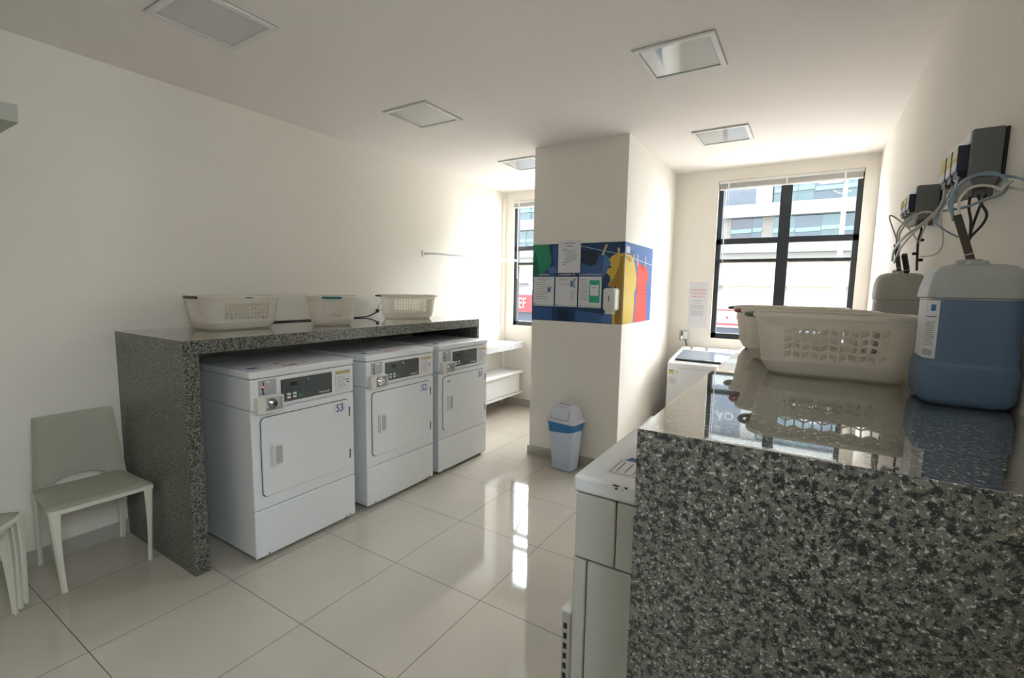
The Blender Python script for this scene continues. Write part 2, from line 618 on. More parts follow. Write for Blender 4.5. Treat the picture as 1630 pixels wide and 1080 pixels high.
def blind(h, label, ybase=YW):
    x0, x1, z0, z1 = h
    t = thing('roller_blind', label, 'blind', (0, 0, 0), group='raised venetian blinds')
    r = MB(); r.box((x0 + 0.006, ybase - 0.012, z1 - 0.032), (x1 - 0.006, ybase + 0.028, z1 - 0.004), M_blind, 0.003)
    r.build('head_rail', t)
    s = MB()
    for i in range(9):
        z = z1 - 0.036 - i * 0.0045
        s.box((x0 + 0.012, ybase - 0.010, z - 0.0012), (x1 - 0.012, ybase + 0.022, z + 0.0008), M_blind)
    s.build('slat_stack', t)
    k = MB(); k.box((x0 + 0.010, ybase - 0.012, z1 - 0.090), (x1 - 0.010, ybase + 0.020, z1 - 0.078), M_blind, 0.003)
    k.build('bottom_rail', t)
    w = MB(); w.tube([(x0 + 0.075, ybase - 0.015, z1 - 0.03), (x0 + 0.078, ybase - 0.013, z1 - 1.0)], 0.004, M_blind, 8, smooth=False)
    w.build('tilt_wand', t)
    for fx in (0.08, 0.5, 0.88):
        c = MB(); xx = x0 + (x1 - x0) * fx
        c.box((xx - 0.009, ybase - 0.014, z1 - 0.095), (xx + 0.009, ybase - 0.011, z1 - 0.03), M_handwhite)
        c.build('ladder_tape', t)
    return t


bl = blind(HR, 'raised venetian blind at the top of the window behind the laundry baskets')
bl.name = 'venetian_blind'
bl2 = blind(HL, 'raised venetian blind at the top of the narrow window left of the column')
bl2.name = 'venetian_blind'


# ------------------------------------------------------------------ ceiling lamps
def ceiling_lamp(x0, y0, label):
    t = thing('ceiling_light', label, 'ceiling light', (x0 + 0.2, y0 + 0.19, H), group='square recessed ceiling lights')
    s = 0.2; w = 0.026
    f = MB()
    f.box((-s, -s, -0.012), (s, -s + w, 0), M_lampfr)
    f.box((-s, s - w, -0.012), (s, s, 0), M_lampfr)
    f.box((-s, -s + w, -0.012), (-s + w, s - w, 0), M_lampfr)
    f.box((s - w, -s + w, -0.012), (s, s - w, 0), M_lampfr)
    f.build('frame', t)
    r = MB()
    r.box((-s - 0.005, -s - 0.005, -0.002), (s + 0.005, s + 0.005, -0.0002), M_gapshade)  # thin plate, gap shade painted as an outline on every side
    r.build('shadow_gap', t)
    d = MB(); d.box((-s + w + 0.003, -s + w + 0.003, -0.006), (s - w - 0.003, s - w - 0.003, -0.0025), M_diff)
    d.build('diffuser', t)
    return t


for x, y, lb in ((0.829, 1.069, 'square ceiling light nearest the camera, cut by the top of the photo'),
                 (0.833, 2.510, 'square ceiling light above the three dryers, middle of the left row'),
                 (0.810, 4.018, 'square ceiling light half hidden behind the column, far end of the left row'),
                 (2.640, 2.545, 'square ceiling light right of the column, nearer of the two in the right row'),
                 (2.635, 4.022, 'square ceiling light over the right window alcove, farther of the right row')):
    ceiling_lamp(x, y, lb)

# ------------------------------------------------------------------ granite counters
G = 1.2673
gx, gy0, gy1, gt = 0.848, 1.1283, 3.6701, 0.0739
t = thing('granite_counter', 'speckled grey granite counter along the left wall, over the three dryers', 'counter', (0.42, 2.4, 0))


def rel(p, o):
    return tuple(p[i] - o.location[i] for i in range(3))


b = MB(); b.box(rel((0.003, gy0, G - gt), t), rel((gx, gy1, G), t), M_granite, 0.002); b.build('countertop', t)
b = MB(); b.box(rel((0.003, gy0 + 0.0005, 0), t), rel((gx - 0.0008, gy0 + gt, G - gt), t), M_granite); b.build('end_panel', t)
b = MB(); b.box(rel((0.003, gy1 - gt * 0.45, 0), t), rel((gx - 0.0008, gy1 - 0.0005, G - gt), t), M_granite); b.build('end_panel', t)

G2 = 1.29
ix, iy0, iy1 = 3.246, 0.915, 3.40
t = thing('granite_counter', 'near speckled granite counter at right edge, carrying white baskets and a blue jug', 'counter', (3.6, 2.1, 0))
b = MB(); b.box(rel((ix, iy0, G2 - gt), t), rel((W - 0.002, iy1, G2), t), M_granite, 0.0015); b.build('countertop', t)
b = MB(); b.box(rel((ix + 0.0008, iy0 + 0.0005, 0), t), rel((W - 0.002, iy0 + gt, G2 - gt), t), M_granite); b.build('end_panel', t)
b = MB(); b.box(rel((ix + 0.0008, iy1 - gt, 0), t), rel((W - 0.002, iy1 - 0.0005, G2 - gt), t), M_granite); b.build('end_panel', t)

# granite shelf + white bench in the far left alcove
b = MB(); b.box((0.003, 3.76, 0.79), (0.37, YW - 0.055, 0.868), M_marble, 0.002)
tag(b.build('granite_shelf'), 'pale grey stone shelf on the left wall under the narrow far window', 'shelf')
t = thing('bench_cabinet', 'low white wall-hung cabinet beyond the dryers, under the pale stone shelf', 'cabinet', (0.0, 4.55, 0))
b = MB(); b.box((0.003, -0.78, 0.462), (0.385, 0.75, 0.492), M_laminate, 0.008); b.build('top_board', t)
b = MB(); b.box((0.003, -0.77, 0.19), (0.375, 0.74, 0.215), M_laminate, 0.003); b.build('bottom_board', t)
b = MB(); b.box((0.335, -0.76, 0.222), (0.353, 0.70, 0.458), M_laminate, 0.002); b.build('flap_door', t)
b = MB(); b.box((0.003, 0.715, 0.215), (0.335, 0.735, 0.462), M_laminate)
b.box((0.003, -0.77, 0.215), (0.335, -0.75, 0.462), M_laminate)
b.box((0.003, -0.75, 0.215), (0.015, 0.715, 0.462), M_laminate); b.build('carcass', t)
b = MB(); b.box((0.337, 0.703, 0.38), (0.35, 0.717, 0.45), M_steel); b.build('hinge', t)

# wall mounted rail in the left alcove
t = thing('wall_rail', 'slim white curved clothes rail fixed on the far left wall', 'rail', (0.0, 3.826, 1.913))
b = MB(); b.cyl((0.0005, 0, 0), (0.012, 0, 0), 0.034, M_handwhite); b.build('wall_flange', t)
b = MB(); b.tube([(0.01, 0, 0), (0.075, 0.02, 0), (0.15, 0.16, 0.0), (0.2, 0.6, 0.003), (0.22, 1.0, 0.006), (0.21, 1.541, 0.012)], 0.0125, M_handwhite, 12)
b.build('rail_tube', t)
b = MB(); b.box((0.003, 1.46, 0.0), (0.20, 1.485, 0.02), M_handwhite, 0.003)
b.box((0.0, 1.44, -0.03), (0.008, 1.50, 0.04), M_handwhite, 0.002); b.build('support_bracket', t)


# ------------------------------------------------------------------ dryers
def dryer(label, y, sticker, led=False, small_tag=False, first=None):
    """front in plane x=0 facing +x, y 0..w, depth 0.70"""
    w, D, Ht = 0.683, 0.70, 1.0905
    t = thing('dryer', label, 'dryer', (1.0045, y, 0), group='coin operated dryers under the left counter')
    b = MB()
    b.box((-D, 0.006, 0.026), (-0.012, w - 0.006, 0.869), M_white, 0.004)
    b.build('body', t)
    # toe feet
    for yy in (0.05, w - 0.05):
        for xx in (-0.05, -D + 0.06):
            f = MB(); f.cyl((xx, yy, 0.0), (xx, yy, 0.028), 0.018, M_black, 12); f.build('foot', t)
    # lower front panel
    b = MB(); b.box((-0.014, 0.001, 0.024), (0.0, w - 0.001, 0.299), M_white, 0.006)
    for yy in (0.075, w - 0.075, w - 0.045):
        b.box((-0.001, yy - 0.004, 0.031), (0.0008, yy + 0.004, 0.039), M_black)
    b.build('lower_panel', t)
    b = MB(); b.box((-0.014, 0.001, 0.303), (0.0, w - 0.001, 0.862), M_white, 0.006); b.build('front_panel', t)
    # door
    d = MB()
    loop = lambda hx, hz, r, x, cy, cz: [(x, p[0] + cy, p[1] + cz) for p in rrect(hx, hz, r, 0, 5)]
    cy, cz = 0.345, 0.600
    d.loft([loop(0.297, 0.229, 0.03, 0.0005, cy, cz), loop(0.297, 0.229, 0.03, 0.0012, cy, cz)], M_seam)
    d.loft([loop(0.293, 0.225, 0.027, 0.0010, cy, cz), loop(0.293, 0.225, 0.027, 0.009, cy, cz), loop(0.289, 0.221, 0.024, 0.012, cy, cz)], M_white)
    do = d.build('door', t)
    for zz in (0.745, 0.46):
        h = MB(); h.box((0.003, w - 0.050, zz - 0.03), (0.014, w - 0.041, zz + 0.03), M_dgrey); h.build('hinge', do)
    # recessed pull with a raised bezel
    h = MB()
    hy, hz = 0.135, 0.60
    h.loft([loop(0.036, 0.066, 0.008, 0.011, hy, hz), loop(0.036, 0.066, 0.008, 0.017, hy, hz), loop(0.033, 0.063, 0.008, 0.019, hy, hz)], M_handwhite)
    h.loft([loop(0.021, 0.052, 0.01, 0.0185, hy + 0.008, hz), loop(0.021, 0.052, 0.01, 0.0195, hy + 0.008, hz)], M_lgrey)
    h.box((0.017, hy - 0.030, hz - 0.060), (0.026, hy - 0.014, hz + 0.060), M_handwhite, 0.004)
    h.build('handle', do)
    s = MB()
    s.box((0.0118, 0.518, 0.75), (0.0126, 0.612, 0.812), M_lilac)
    s.text(sticker, 0.072, M_ink, TM((0.0128, 0.565, 0.781), (0, 1, 0), (0, 0, 1)), 0.0002, xs=0.85)
    s.build('number_sticker', do)
    if small_tag:
        s = MB(); s.box((0.0118, 0.10, 0.775), (0.0128, 0.135, 0.79), M_inkgrey); s.build('brand_tag', do)
    # control housing
    b = MB()
    b.box((-D, 0.003, 0.872), (0.002, w - 0.003, 1.046), M_white, 0.006)
    b.build('control_housing', t)
    b = MB(); b.box((-D, -0.002, 1.049), (0.006, w + 0.002, Ht), M_white, 0.009, 3)
    lid = b.build('lid', t)
    b = MB()
    z = Ht + 0.0004
    b.box((-0.32, 0.10, z - 0.0005), (-0.05, 0.62, z), M_label)
    rnd = random.Random(5)
    for i in range(6):
        for j in range(5):
            yy = 0.12 + i * 0.085; xx = -0.30 + j * 0.05
            b.box((xx, yy, z), (xx + 0.006, yy + 0.05 + 0.02 * rnd.random(), z + 0.0002), M_inkgrey)
    b.box((-0.075, 0.23, z), (-0.05, 0.33, z + 0.0002), M_inkred)
    b.box((-0.13, 0.05, z), (-0.085, 0.11, z + 0.0002), M_inkblue)
    b.box((-0.17, 0.24, z), (-0.15, 0.27, z + 0.0002), M_ink)
    b.box((-0.10, 0.37, z), (-0.085, 0.40, z + 0.0002), M_ink)
    b.build('instruction_sheet', lid)
    # coin plate with slot
    b = MB()
    b.box((0.0015, 0.048, 0.952), (0.005, 0.150, 1.038), M_lgrey, 0.001)
    b.box((0.0048, 0.090, 1.020), (0.0056, 0.116, 1.030), M_label)
    zz = [(1.030, 0.073), (1.004, 0.076), (0.992, 0.069), (0.978, 0.0715), (0.962, 0.073)]
    for i in range(len(zz) - 1):
        (z1, y1), (z2, y2) = zz[i], zz[i + 1]
        b.poly([(0.0056, y1 - 0.003, z1), (0.0056, y1 + 0.003, z1), (0.0056, y2 + 0.003, z2), (0.0056, y2 - 0.003, z2)], M_black)
    b.box((0.005, 0.064, 0.984), (0.0058, 0.076, 0.992), M_black)
    b.box((0.005, 0.064, 0.958), (0.0058, 0.084, 0.963), M_black)
    if led:
        b.cyl((0.005, 0.0715, 1.000), (0.007, 0.0715, 1.000), 0.004, M_led, 12)
    b.build('coin_slot_plate', t)
    # projecting coin box housing with lock
    b = MB()
    b.box((0.0, 0.020, 0.855), (0.036, 0.068, 0.946), M_offwhite, 0.003)
    b.box((0.0, 0.068, 0.937), (0.036, 0.174, 0.946), M_offwhite, 0.002)
    b.box((0.0, 0.166, 0.866), (0.036, 0.174, 0.937), M_offwhite, 0.002)
    b.box((0.0, 0.068, 0.855), (0.036, 0.174, 0.866), M_offwhite, 0.002)
    co = b.build('coin_box', t)
    l = MB(); l.cyl((0.002, 0.118, 0.901), (0.020, 0.118, 0.901), 0.027, M_chrome, 24)
    l.cyl((0.019, 0.122, 0.901), (0.036, 0.122, 0.901), 0.017, M_chrome, 24)
    l.cyl((0.0355, 0.122, 0.901), (0.0365, 0.122, 0.901), 0.006, M_black, 12)
    l.build('lock', co)
    # control panel
    b = MB()
    b.box((0.0015, 0.170, 0.888), (0.004, 0.519, 1.028), M_offwhite, 0.001)
    b.box((0.0035, 0.176, 0.893), (0.006, 0.514, 1.023), M_dgrey)
    b.box((0.0055, 0.193, 0.899), (0.0066, 0.318, 1.012), M_dgrey2)
    b.box((0.0060, 0.196, 0.902), (0.0070, 0.315, 1.009), M_dgrey)
    b.box((0.0065, 0.232, 0.980), (0.0080, 0.275, 1.001), M_black)
    b.text('Huebsch', 0.0215, M_label, TM((0.0065, 0.460, 0.909), (0, 1, 0), (0, 0, 1)), 0.0002)
    b.cyl((0.006, 0.347, 1.004), (0.009, 0.347, 1.004), 0.008, M_chrome, 14)
    b.cyl((0.0088, 0.347, 1.002), (0.0094, 0.347, 1.002), 0.004, M_black, 10)
    cp = b.build('control_panel', t)
    for yy, zz2 in ((0.222, 0.934), (0.259, 0.934), (0.222, 0.915), (0.259, 0.915)):
        q = MB(); q.box((0.0065, yy - 0.011, zz2 - 0.0065), (0.0085, yy + 0.011, zz2 + 0.0065), M_label, 0.0008); q.build('button', cp)
    q = MB(); q.box((0.0065, 0.283, 0.911), (0.0085, 0.305, 0.923), M_green, 0.0008); q.build('start_button', cp)
    # information plate
    b = MB()
    b.box((0.0015, 0.542, 0.886), (0.0045, 0.657, 1.024), M_offwhite, 0.001)
    b.box((0.0043, 0.548, 0.892), (0.0052, 0.651, 1.018), M_label)
    b.box((0.0050, 0.548, 1.000), (0.0056, 0.651, 1.018), M_gold)
    for i in range(7):
        b.box((0.005, 0.556, 0.982 - i * 0.0125), (0.0055, 0.60 + 0.012 * (i % 3), 0.985 - i * 0.0125), M_inkgrey)
    for i in range(2):
        b.box((0.005, 0.626, 0.955 - i * 0.016), (0.0056, 0.642, 0.961 - i * 0.016), M_ink)
    b.build('information_plate', t)
    return t


dryer('white coin dryer with sticker S3, nearest the camera and first under the counter', 1.3698, 'S3', led=True)
dryer('white coin dryer with sticker S2, middle one of the three under the counter', 2.153, 'S2')
dryer('white coin dryer with sticker S1, farthest of the three under the counter', 2.8995, 'S1', small_tag=True)

# ------------------------------------------------------------------ washer under the near counter
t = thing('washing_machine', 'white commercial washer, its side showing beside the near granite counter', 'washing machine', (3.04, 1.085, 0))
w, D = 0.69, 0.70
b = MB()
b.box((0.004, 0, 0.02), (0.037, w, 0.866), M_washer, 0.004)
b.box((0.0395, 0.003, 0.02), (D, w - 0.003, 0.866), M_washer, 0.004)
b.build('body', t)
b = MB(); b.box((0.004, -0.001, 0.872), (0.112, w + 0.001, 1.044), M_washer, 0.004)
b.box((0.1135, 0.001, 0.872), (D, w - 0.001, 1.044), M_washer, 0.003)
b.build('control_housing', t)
b = MB(); b.box((-0.004, -0.004, 1.047), (D, w + 0.004, 1.0925), M_white, 0.010, 3)
lid = b.build('lid', t)
b = MB()
z = 1.0925 + 0.0004
b.box((0.055, 0.05, z - 0.0004), (0.50, 0.66, z), M_label)
b.box((0.065, 0.06, z), (0.30, 0.165, z + 0.0002), M_lgrey)
b.box((0.072, 0.067, z + 0.0001), (0.295, 0.16, z + 0.0003), M_label)
for i in range(3):
    b.box((0.08 + i * 0.022, 0.075, z + 0.0003), (0.084 + i * 0.022, 0.15, z + 0.0005), M_inkgrey)
for i in range(4):
    b.box((0.155 + i * 0.016, 0.075, z + 0.0003), (0.159 + i * 0.016, 0.155, z + 0.0005), M_inkgrey)
b.prism([(0.075, 0.168), (0.105, 0.166), (0.112, 0.185), (0.085, 0.198)], 2, z + 0.0002, z + 0.0004, M_inkblue)
b.prism([(0.095, 0.215), (0.16, 0.205), (0.155, 0.222), (0.12, 0.235)], 2, z + 0.0002, z + 0.0004, M_inkblue)
for i in range(8):
    b.box((0.16, 0.23 + i * 0.045, z), (0.40, 0.235 + i * 0.045, z + 0.0003), M_inkred if i % 3 == 0 else M_inkgrey)
b.build('instruction_sheet', lid)
b = MB()
for (xa, xb, za, zb) in ((0.100, 0.119, 1.086, 1.0905), (0.107, 0.115, 1.078, 1.084), (0.131, 0.140, 1.085, 1.091), (0.126, 0.129, 1.080, 1.082)):
    zm = (za + zb) / 2
    b.prism([(xa, zm), (xa + (xb - xa) * 0.3, zb), (xb, zm + 0.001), (xa + (xb - xa) * 0.7, za)], 1, -0.0052, -0.0036, M_black)
b.build('paint_chip', lid)
# front parts (facing -x)
fr = MB(); fr.box((0.0, 0.003, 0.024), (0.006, w - 0.003, 0.866), M_washer, 0.002); fr.build('front_panel', t)
dr = MB()
cyl_c = (0, 0.345, 0.50)
dr.cyl((0.001, 0.345, 0.50), (-0.03, 0.345, 0.50), 0.215, M_lgrey, 40, 0.205)
dr.cyl((-0.0295, 0.345, 0.50), (-0.034, 0.345, 0.50), 0.165, M_lidglass, 40, 0.15)
do = dr.build('porthole_door', t)
q = MB(); q.box((-0.045, 0.53, 0.44), (-0.028, 0.56, 0.56), M_handwhite, 0.004); q.build('handle', do)
q = MB()
q.box((-0.024, -0.002, 0.03), (0.001, 0.006, 0.705), M_steel, 0.001)
q.box((-0.026, -0.002, 0.705), (0.001, 0.05, 0.712), M_handwhite, 0.001)
for i in range(22):
    q.box((-0.019, -0.0028, 0.05 + i * 0.029), (-0.009, -0.0018, 0.066 + i * 0.029), M_black)
q.build('slotted_rail', t)
q = MB(); q.box((-0.002, 0.06, 0.90), (0.005, 0.60, 1.03), M_dgrey); q.build('control_panel', t)
for yy in (0.06, w - 0.06):
    for xx in (0.06, D - 0.06):
        f = MB(); f.cyl((xx, yy, 0), (xx, yy, 0.022), 0.018, M_black, 12); f.build('foot', t)

# ------------------------------------------------------------------ top loading washer in the alcove
t = thing('washing_machine', 'white top-loading washer with sloping lid in the far right alcove', 'washing machine', (2.377, 4.70, 0))
w, D = 0.60, 0.64
b = MB()
prof = [(0.0, 0.02), (0.0, 0.868), (0.06, 0.892), (0.55, 0.967), (0.60, 0.972), (D, 0.965), (D, 0.02)]
b.prism(prof, 0, 0.0, w, M_white, 0.012)
b.build('body', t)


def top_pt(x, y, dz=0.0):
    z = 0.892 + (y - 0.06) * (0.967 - 0.892) / 0.49
    return (x, y, z + dz)


b = MB()
a0, a1, a2, a3 = top_pt(0.06, 0.055, 0.004), top_pt(w - 0.03, 0.055, 0.004), top_pt(w - 0.03, 0.40, 0.006), top_pt(0.06, 0.40, 0.006)
up = lambda p, d: (p[0], p[1], p[2] + d)
b.loft([[a0, a1, a2, a3], [up(a0, 0.014), up(a1, 0.014), up(a2, 0.008), up(a3, 0.008)]], M_lidglass)
lo = b.build('lid', t)
b = MB(); b.box((0.06, 0.046, 0.888), (w - 0.03, 0.056, 0.9), M_black); b.build('lid_lip', t)
b = MB(); b.box((0.33, 0.04, 0.898), (0.40, 0.075, 0.912), M_dgrey2, 0.003); b.build('lid_handle', lo)
for xx in (0.12, 0.27, 0.48):
    c = top_pt(xx, 0.49)
    q = MB(); q.cyl(c, up(c, 0.022), 0.020 if xx != 0.27 else 0.026, M_chrome if xx != 0.48 else M_handwhite, 20); q.build('knob', t)
b = MB()
b.box((0.016, -0.0008, 0.655), (0.102, 0.001, 0.802), M_label); b.box((0.018, -0.0012, 0.735), (0.062, 0.001, 0.765), M_label); b.box((0.018, -0.0018, 0.765), (0.062, 0.001, 0.792), M_yellow)
b.box((0.018, -0.0018, 0.792), (0.062, 0.001, 0.80), M_dgrey2)
b.box((0.018, -0.0012, 0.66), (0.10, 0.001, 0.735), M_label)
for i in range(4): b.box((0.024, -0.0018, 0.672 + i * 0.015), (0.08, 0.0, 0.675 + i * 0.015), M_inkgrey)
b.box((0.088, -0.0018, 0.78), (0.098, 0.001, 0.79), M_dgrey2)
b.build('energy_label', t)
b = MB(); b.box((0.10, -0.001, 0.822), (w - 0.01, 0.0005, 0.825), M_lgrey); b.build('panel_groove', t)
for yy in (0.07, D - 0.07):
    for xx in (0.06, w - 0.06):
        f = MB(); f.cyl((xx, yy, 0), (xx, yy, 0.025), 0.02, M_black, 12); f.build('foot', t)

# wall outlet + cord above it
t = thing('wall_outlet', 'small white socket box with plug on far wall above the top-loading washer', 'outlet', (2.372, YW, 1.085))
b = MB(); b.box((-0.045, -0.014, -0.055), (0.045, -0.0005, 0.055), M_lgrey, 0.004); b.build('cover_plate', t)
b = MB(); b.box((0.0, -0.05, -0.04), (0.045, -0.013, 0.045), M_handwhite, 0.006); b.build('plug', t)
b = MB(); b.box((-0.024, -0.022, -0.045), (-0.006, -0.013, -0.012), M_chrome); b.box((-0.024, -0.022, 0.0), (-0.006, -0.013, 0.04), M_dgrey2); b.build('socket_insert', t)
b = MB(); b.tube([(0.02, -0.03, -0.035), (0.028, -0.03, -0.06), (0.038, -0.025, -0.10), (0.04, -0.03, -0.108)], 0.006, M_cable, 8); b.build('cord', t)


# ------------------------------------------------------------------ laundry baskets
def basket_parts(kind='wave'):
    Lh, Wh, Hh = 0.25, 0.175, 0.222      # half rim length, half rim width, height
    lb, wb = 0.205, 0.135
    # perimeter description: (arc kind, hole flag)
    def perim(hx, hy, r):
        pts = []
        nl, ns, nc = 11, 6, 5
        def seg(p0, p1, n, mrg):
            # holes n between margins
            out = [(p0, False)]
            d = [(p1[i] - p0[i]) for i in (0, 1)]
            f0, f1 = mrg, 1 - mrg
            step = (f1 - f0) / n
            for k in range(n):
                a = f0 + step * k; e = a + step * 0.80
                out.append(((p0[0] + d[0] * a, p0[1] + d[1] * a), True))
                out.append(((p0[0] + d[0] * e, p0[1] + d[1] * e), False))
            return out
        def arc(cx, cy, a0, n):
            return [((cx + r * math.cos(math.radians(a0 + 90 * k / n)), cy + r * math.sin(math.radians(a0 + 90 * k / n))), False) for k in range(n)]
        pts += seg((hx, -(hy - r)), (hx, hy - r), ns, 0.05)
        pts += arc(hx - r, hy - r, 0, nc)
        pts += seg((hx - r, hy), (-(hx - r), hy), nl, 0.04)
        pts += arc(-(hx - r), hy - r, 90, nc)
        pts += seg((-hx, hy - r), (-hx, -(hy - r)), ns, 0.05)
        pts += arc(-(hx - r), -(hy - r), 180, nc)
        pts += seg((-(hx - r), -hy), (hx - r, -hy), nl, 0.04)
        pts += arc(hx - r, -(hy - r), 270, nc)
        return pts
    rows = [(0.0, 0, False), (0.012, 0, False), (0.045, 0, False), (0.052, 0, False)]
    z = 0.066
    nr = 4
    hh = 0.0205 if kind == 'wave' else 0.0165
    if kind != 'wave': nr = 5
    for k in range(nr):
        rows.append((z, 1, True)); rows.append((z + hh, 1, False)); z += hh + 0.0065
    rows += [(0.180, 0, False), (0.186, 0, False), (0.212, 0, False)]
    bm = bmesh.new()
    grid = []
    ncol = None
    for (z, amp, hole) in rows:
        f = z / 0.212
        e = 0.010 if z < 0.005 else 0.0
        flare = 0.004 if z >= 0.186 or (z <= 0.046) else 0.0
        # shape: rounded belly at the base
        base_in = 0.022 * max(0.0, 1 - z / 0.05) ** 2
        hx = lb + (Lh - 0.012 - lb) * (f ** 0.85) - base_in + (0.004 if z >= 0.186 else 0) + (0.003 if z <= 0.046 else 0)
        hy = wb + (Wh - 0.012 - wb) * (f ** 0.85) - base_in + (0.004 if z >= 0.186 else 0) + (0.003 if z <= 0.046 else 0)
        pr = perim(hx, hy, 0.055 + 0.02 * f)
        line = []
        cnt = 0
        for k, ((x, y), h) in enumerate(pr):
            dz = 0
            if amp and kind == 'wave':
                if h: cnt += 1
                prevh = pr[k - 1][1]
                if h:
                    dz = 0.005 * (1 if cnt % 2 else -1)
                elif prevh:
                    dz = 0.005 * (-1 if cnt % 2 else 1)
            line.append((bm.verts.new((x, y, z + dz + 0.004)), h))
        grid.append((line, hole))
    n = len(grid[0][0])
    for i in range(len(grid) - 1):
        a, hole = grid[i]; c, _ = grid[i + 1]
        for k in range(n):
            if hole and a[k][1]:
                continue
            k2 = (k + 1) % n
            bm.faces.new((a[k][0], a[k2][0], c[k2][0], c[k][0]))
    # rim flange: up and over
    last = [v for v, _ in grid[-1][0]]
    def ring(hx, hy, r, z):
        return [bm.verts.new((p[0][0], p[0][1], z)) for p in perim(hx, hy, r)]
    r1 = ring(Lh, Wh, 0.082, 0.220); r2 = ring(Lh + 0.004, Wh + 0.004, 0.086, 0.214); r3 = ring(Lh + 0.004, Wh + 0.004, 0.086, 0.204)
    for A, B in ((last, r1), (r1, r2), (r2, r3)):
        for k in range(n):
            k2 = (k + 1) % n
            bm.faces.new((A[k], A[k2], B[k2], B[k]))
    # floor of the basket
    bm.faces.new([v for v, _ in grid[0][0]][::-1])
    bmesh.ops.recalc_face_normals(bm, faces=list(bm.faces))
    bmesh.ops.solidify(bm, geom=list(bm.faces), thickness=0.0042)
    zmin = min(v.co.z for v in bm.verts)
    for v in bm.verts: v.co.z -= zmin
    mb = MB(); mb.merge(bm, M_basket)
    return mb


def basket(label, loc, rotz, kind='wave', grips=(M_handdark, M_handwhite), side_slot=None, group='white plastic laundry baskets', scale=1.0):
    t = thing('laundry_basket', label, 'laundry basket', loc, rotz, group)
    basket_parts(kind).build('basket_body', t)
    for s, gm in zip((-1, 1), grips):
        h = MB()
        out = []
        for k in range(9):
            a = math.pi * (k / 8 - 0.5)
            out.append((s * (0.250 + 0.034 * math.cos(a)), 0.060 * math.sin(a) * (1.0), 0.207 + 0.0))
        h.tube(out, 0.0085, gm, 8)
        h.box((s * 0.244, -0.045, 0.200), (s * 0.262, 0.045, 0.214), gm, 0.003)
        h.build('handle', t)
    if side_slot is not None:
        h = MB(); h.box((-0.022, -0.1815, 0.203), (0.022, -0.176, 0.211), side_slot, 0.002); h.build('finger_slot', t)
    t.scale = (scale,) * 3
    return t


basket('white basket with a dark left grip, nearest the camera on the left counter', (0.30, 1.675, G), math.radians(92), side_slot=M_handdark)
basket('white basket with a green grip facing out, middle of three on the left counter', (0.44, 2.33, G), math.radians(-37), grips=(M_handwhite, M_handgreen))
basket('white grid-sided basket, farthest of the three on the left counter', (0.31, 3.26, G), math.radians(56), kind='grid')
basket('ivory basket in front of the row on the right counter, beside the blue jug', (3.594, 1.935, G2), 0, scale=0.945)
basket('ivory basket with a dark red grip, second in the row on the right counter', (3.515, 2.285, G2), 0, grips=(M_handred, M_handwhite), scale=0.945)
basket('ivory basket with grey grip, last of the row on the right counter', (3.44, 2.66, G2), 0, grips=(M_handdark, M_handwhite), scale=0.945)


# ------------------------------------------------------------------ jugs
def jug(label, x0, x1, y0, y1, z0, h, shell, liq, level, cap_y, name='plastic_jug'):
    cx, cy = (x0 + x1) / 2, (y0 + y1) / 2
    hx, hy = (x1 - x0) / 2, (y1 - y0) / 2
    t = thing(name, label, 'jug', (cx, cy, z0))
    b = MB()
    prof = [(0.0, 0.022), (0.006, 0.010), (0.02, 0.002), (0.05, 0.0), (0.098, -0.001), (0.104, 0.0035), (0.112, 0.0045), (level - 0.002, 0.006)]
    loops = [rrect(hx - i, hy - i, 0.036, z, 7) for z, i in prof]
    b.loft(loops, liq, cap1=False)
    prof2 = [(level - 0.002, 0.006), (level + 0.002, 0.0055), (level + 0.004, 0.0), (h - 0.055, 0.003), (h - 0.022, 0.010), (h - 0.006, 0.022), (h, 0.040)]
    b.loft([rrect(hx - i, hy - i, 0.036, z, 7) for z, i in prof2], shell, cap0=False)
    b.build('jug_body', t, angle=50)
    c = MB(); c.cyl((0, cap_y, h - 0.004), (0, cap_y, h + 0.016), 0.026, shell, 24); c.build('neck', t)
    g = MB(); g.box((-0.018, -hy * 0.62, h - 0.006), (0.018, -hy * 0.1, h + 0.008), shell, 0.005); g.build('carry_handle', t)
    return t, hx, hy


j1, hx, hy = jug('large jug of blue softener at right edge, on the near granite counter', 3.768, 3.954, 1.545, 1.745, G2, 0.352, M_jug, M_liquid, 0.266, 0.045)
b = MB()
zz0, zz1 = 0.117, 0.262
for (y0l, y1l, m, za, zb, e) in ((-0.058, 0.03, M_label, zz0, zz1, 0.0006),):
    b.box((-hx - 0.0002 + 0.0045, -hy + 0.04, za), (-hx + 0.0035, hy - 0.06, zb), m)
# label wraps the corner towards the front
lp0 = []; lp1 = []
r = 0.036
for k in range(8):
    a = math.radians(180 + 62 * k / 7)
    xx = -(hx - 0.005 - r) + (r + 0.0012) * math.cos(a); yy = -(hy - 0.005 - r) + (r + 0.0012) * math.sin(a)
    lp0.append((xx, yy, zz0)); lp1.append((xx, yy, zz1))
for k in range(7):
    b.poly([lp0[k], lp0[k + 1], lp1[k + 1], lp1[k]], M_label)


def wrap_strip(a0, a1, za, zb, m, e=0.0018):
    n = 5
    P = []
    for k in range(n + 1):
        a = math.radians(a0 + (a1 - a0) * k / n)
        P.append((-(hx - 0.005 - r) + (r + e) * math.cos(a), -(hy - 0.005 - r) + (r + e) * math.sin(a)))
    for k in range(n):
        b.poly([(P[k][0], P[k][1], za), (P[k + 1][0], P[k + 1][1], za), (P[k + 1][0], P[k + 1][1], zb), (P[k][0], P[k][1], zb)], m)


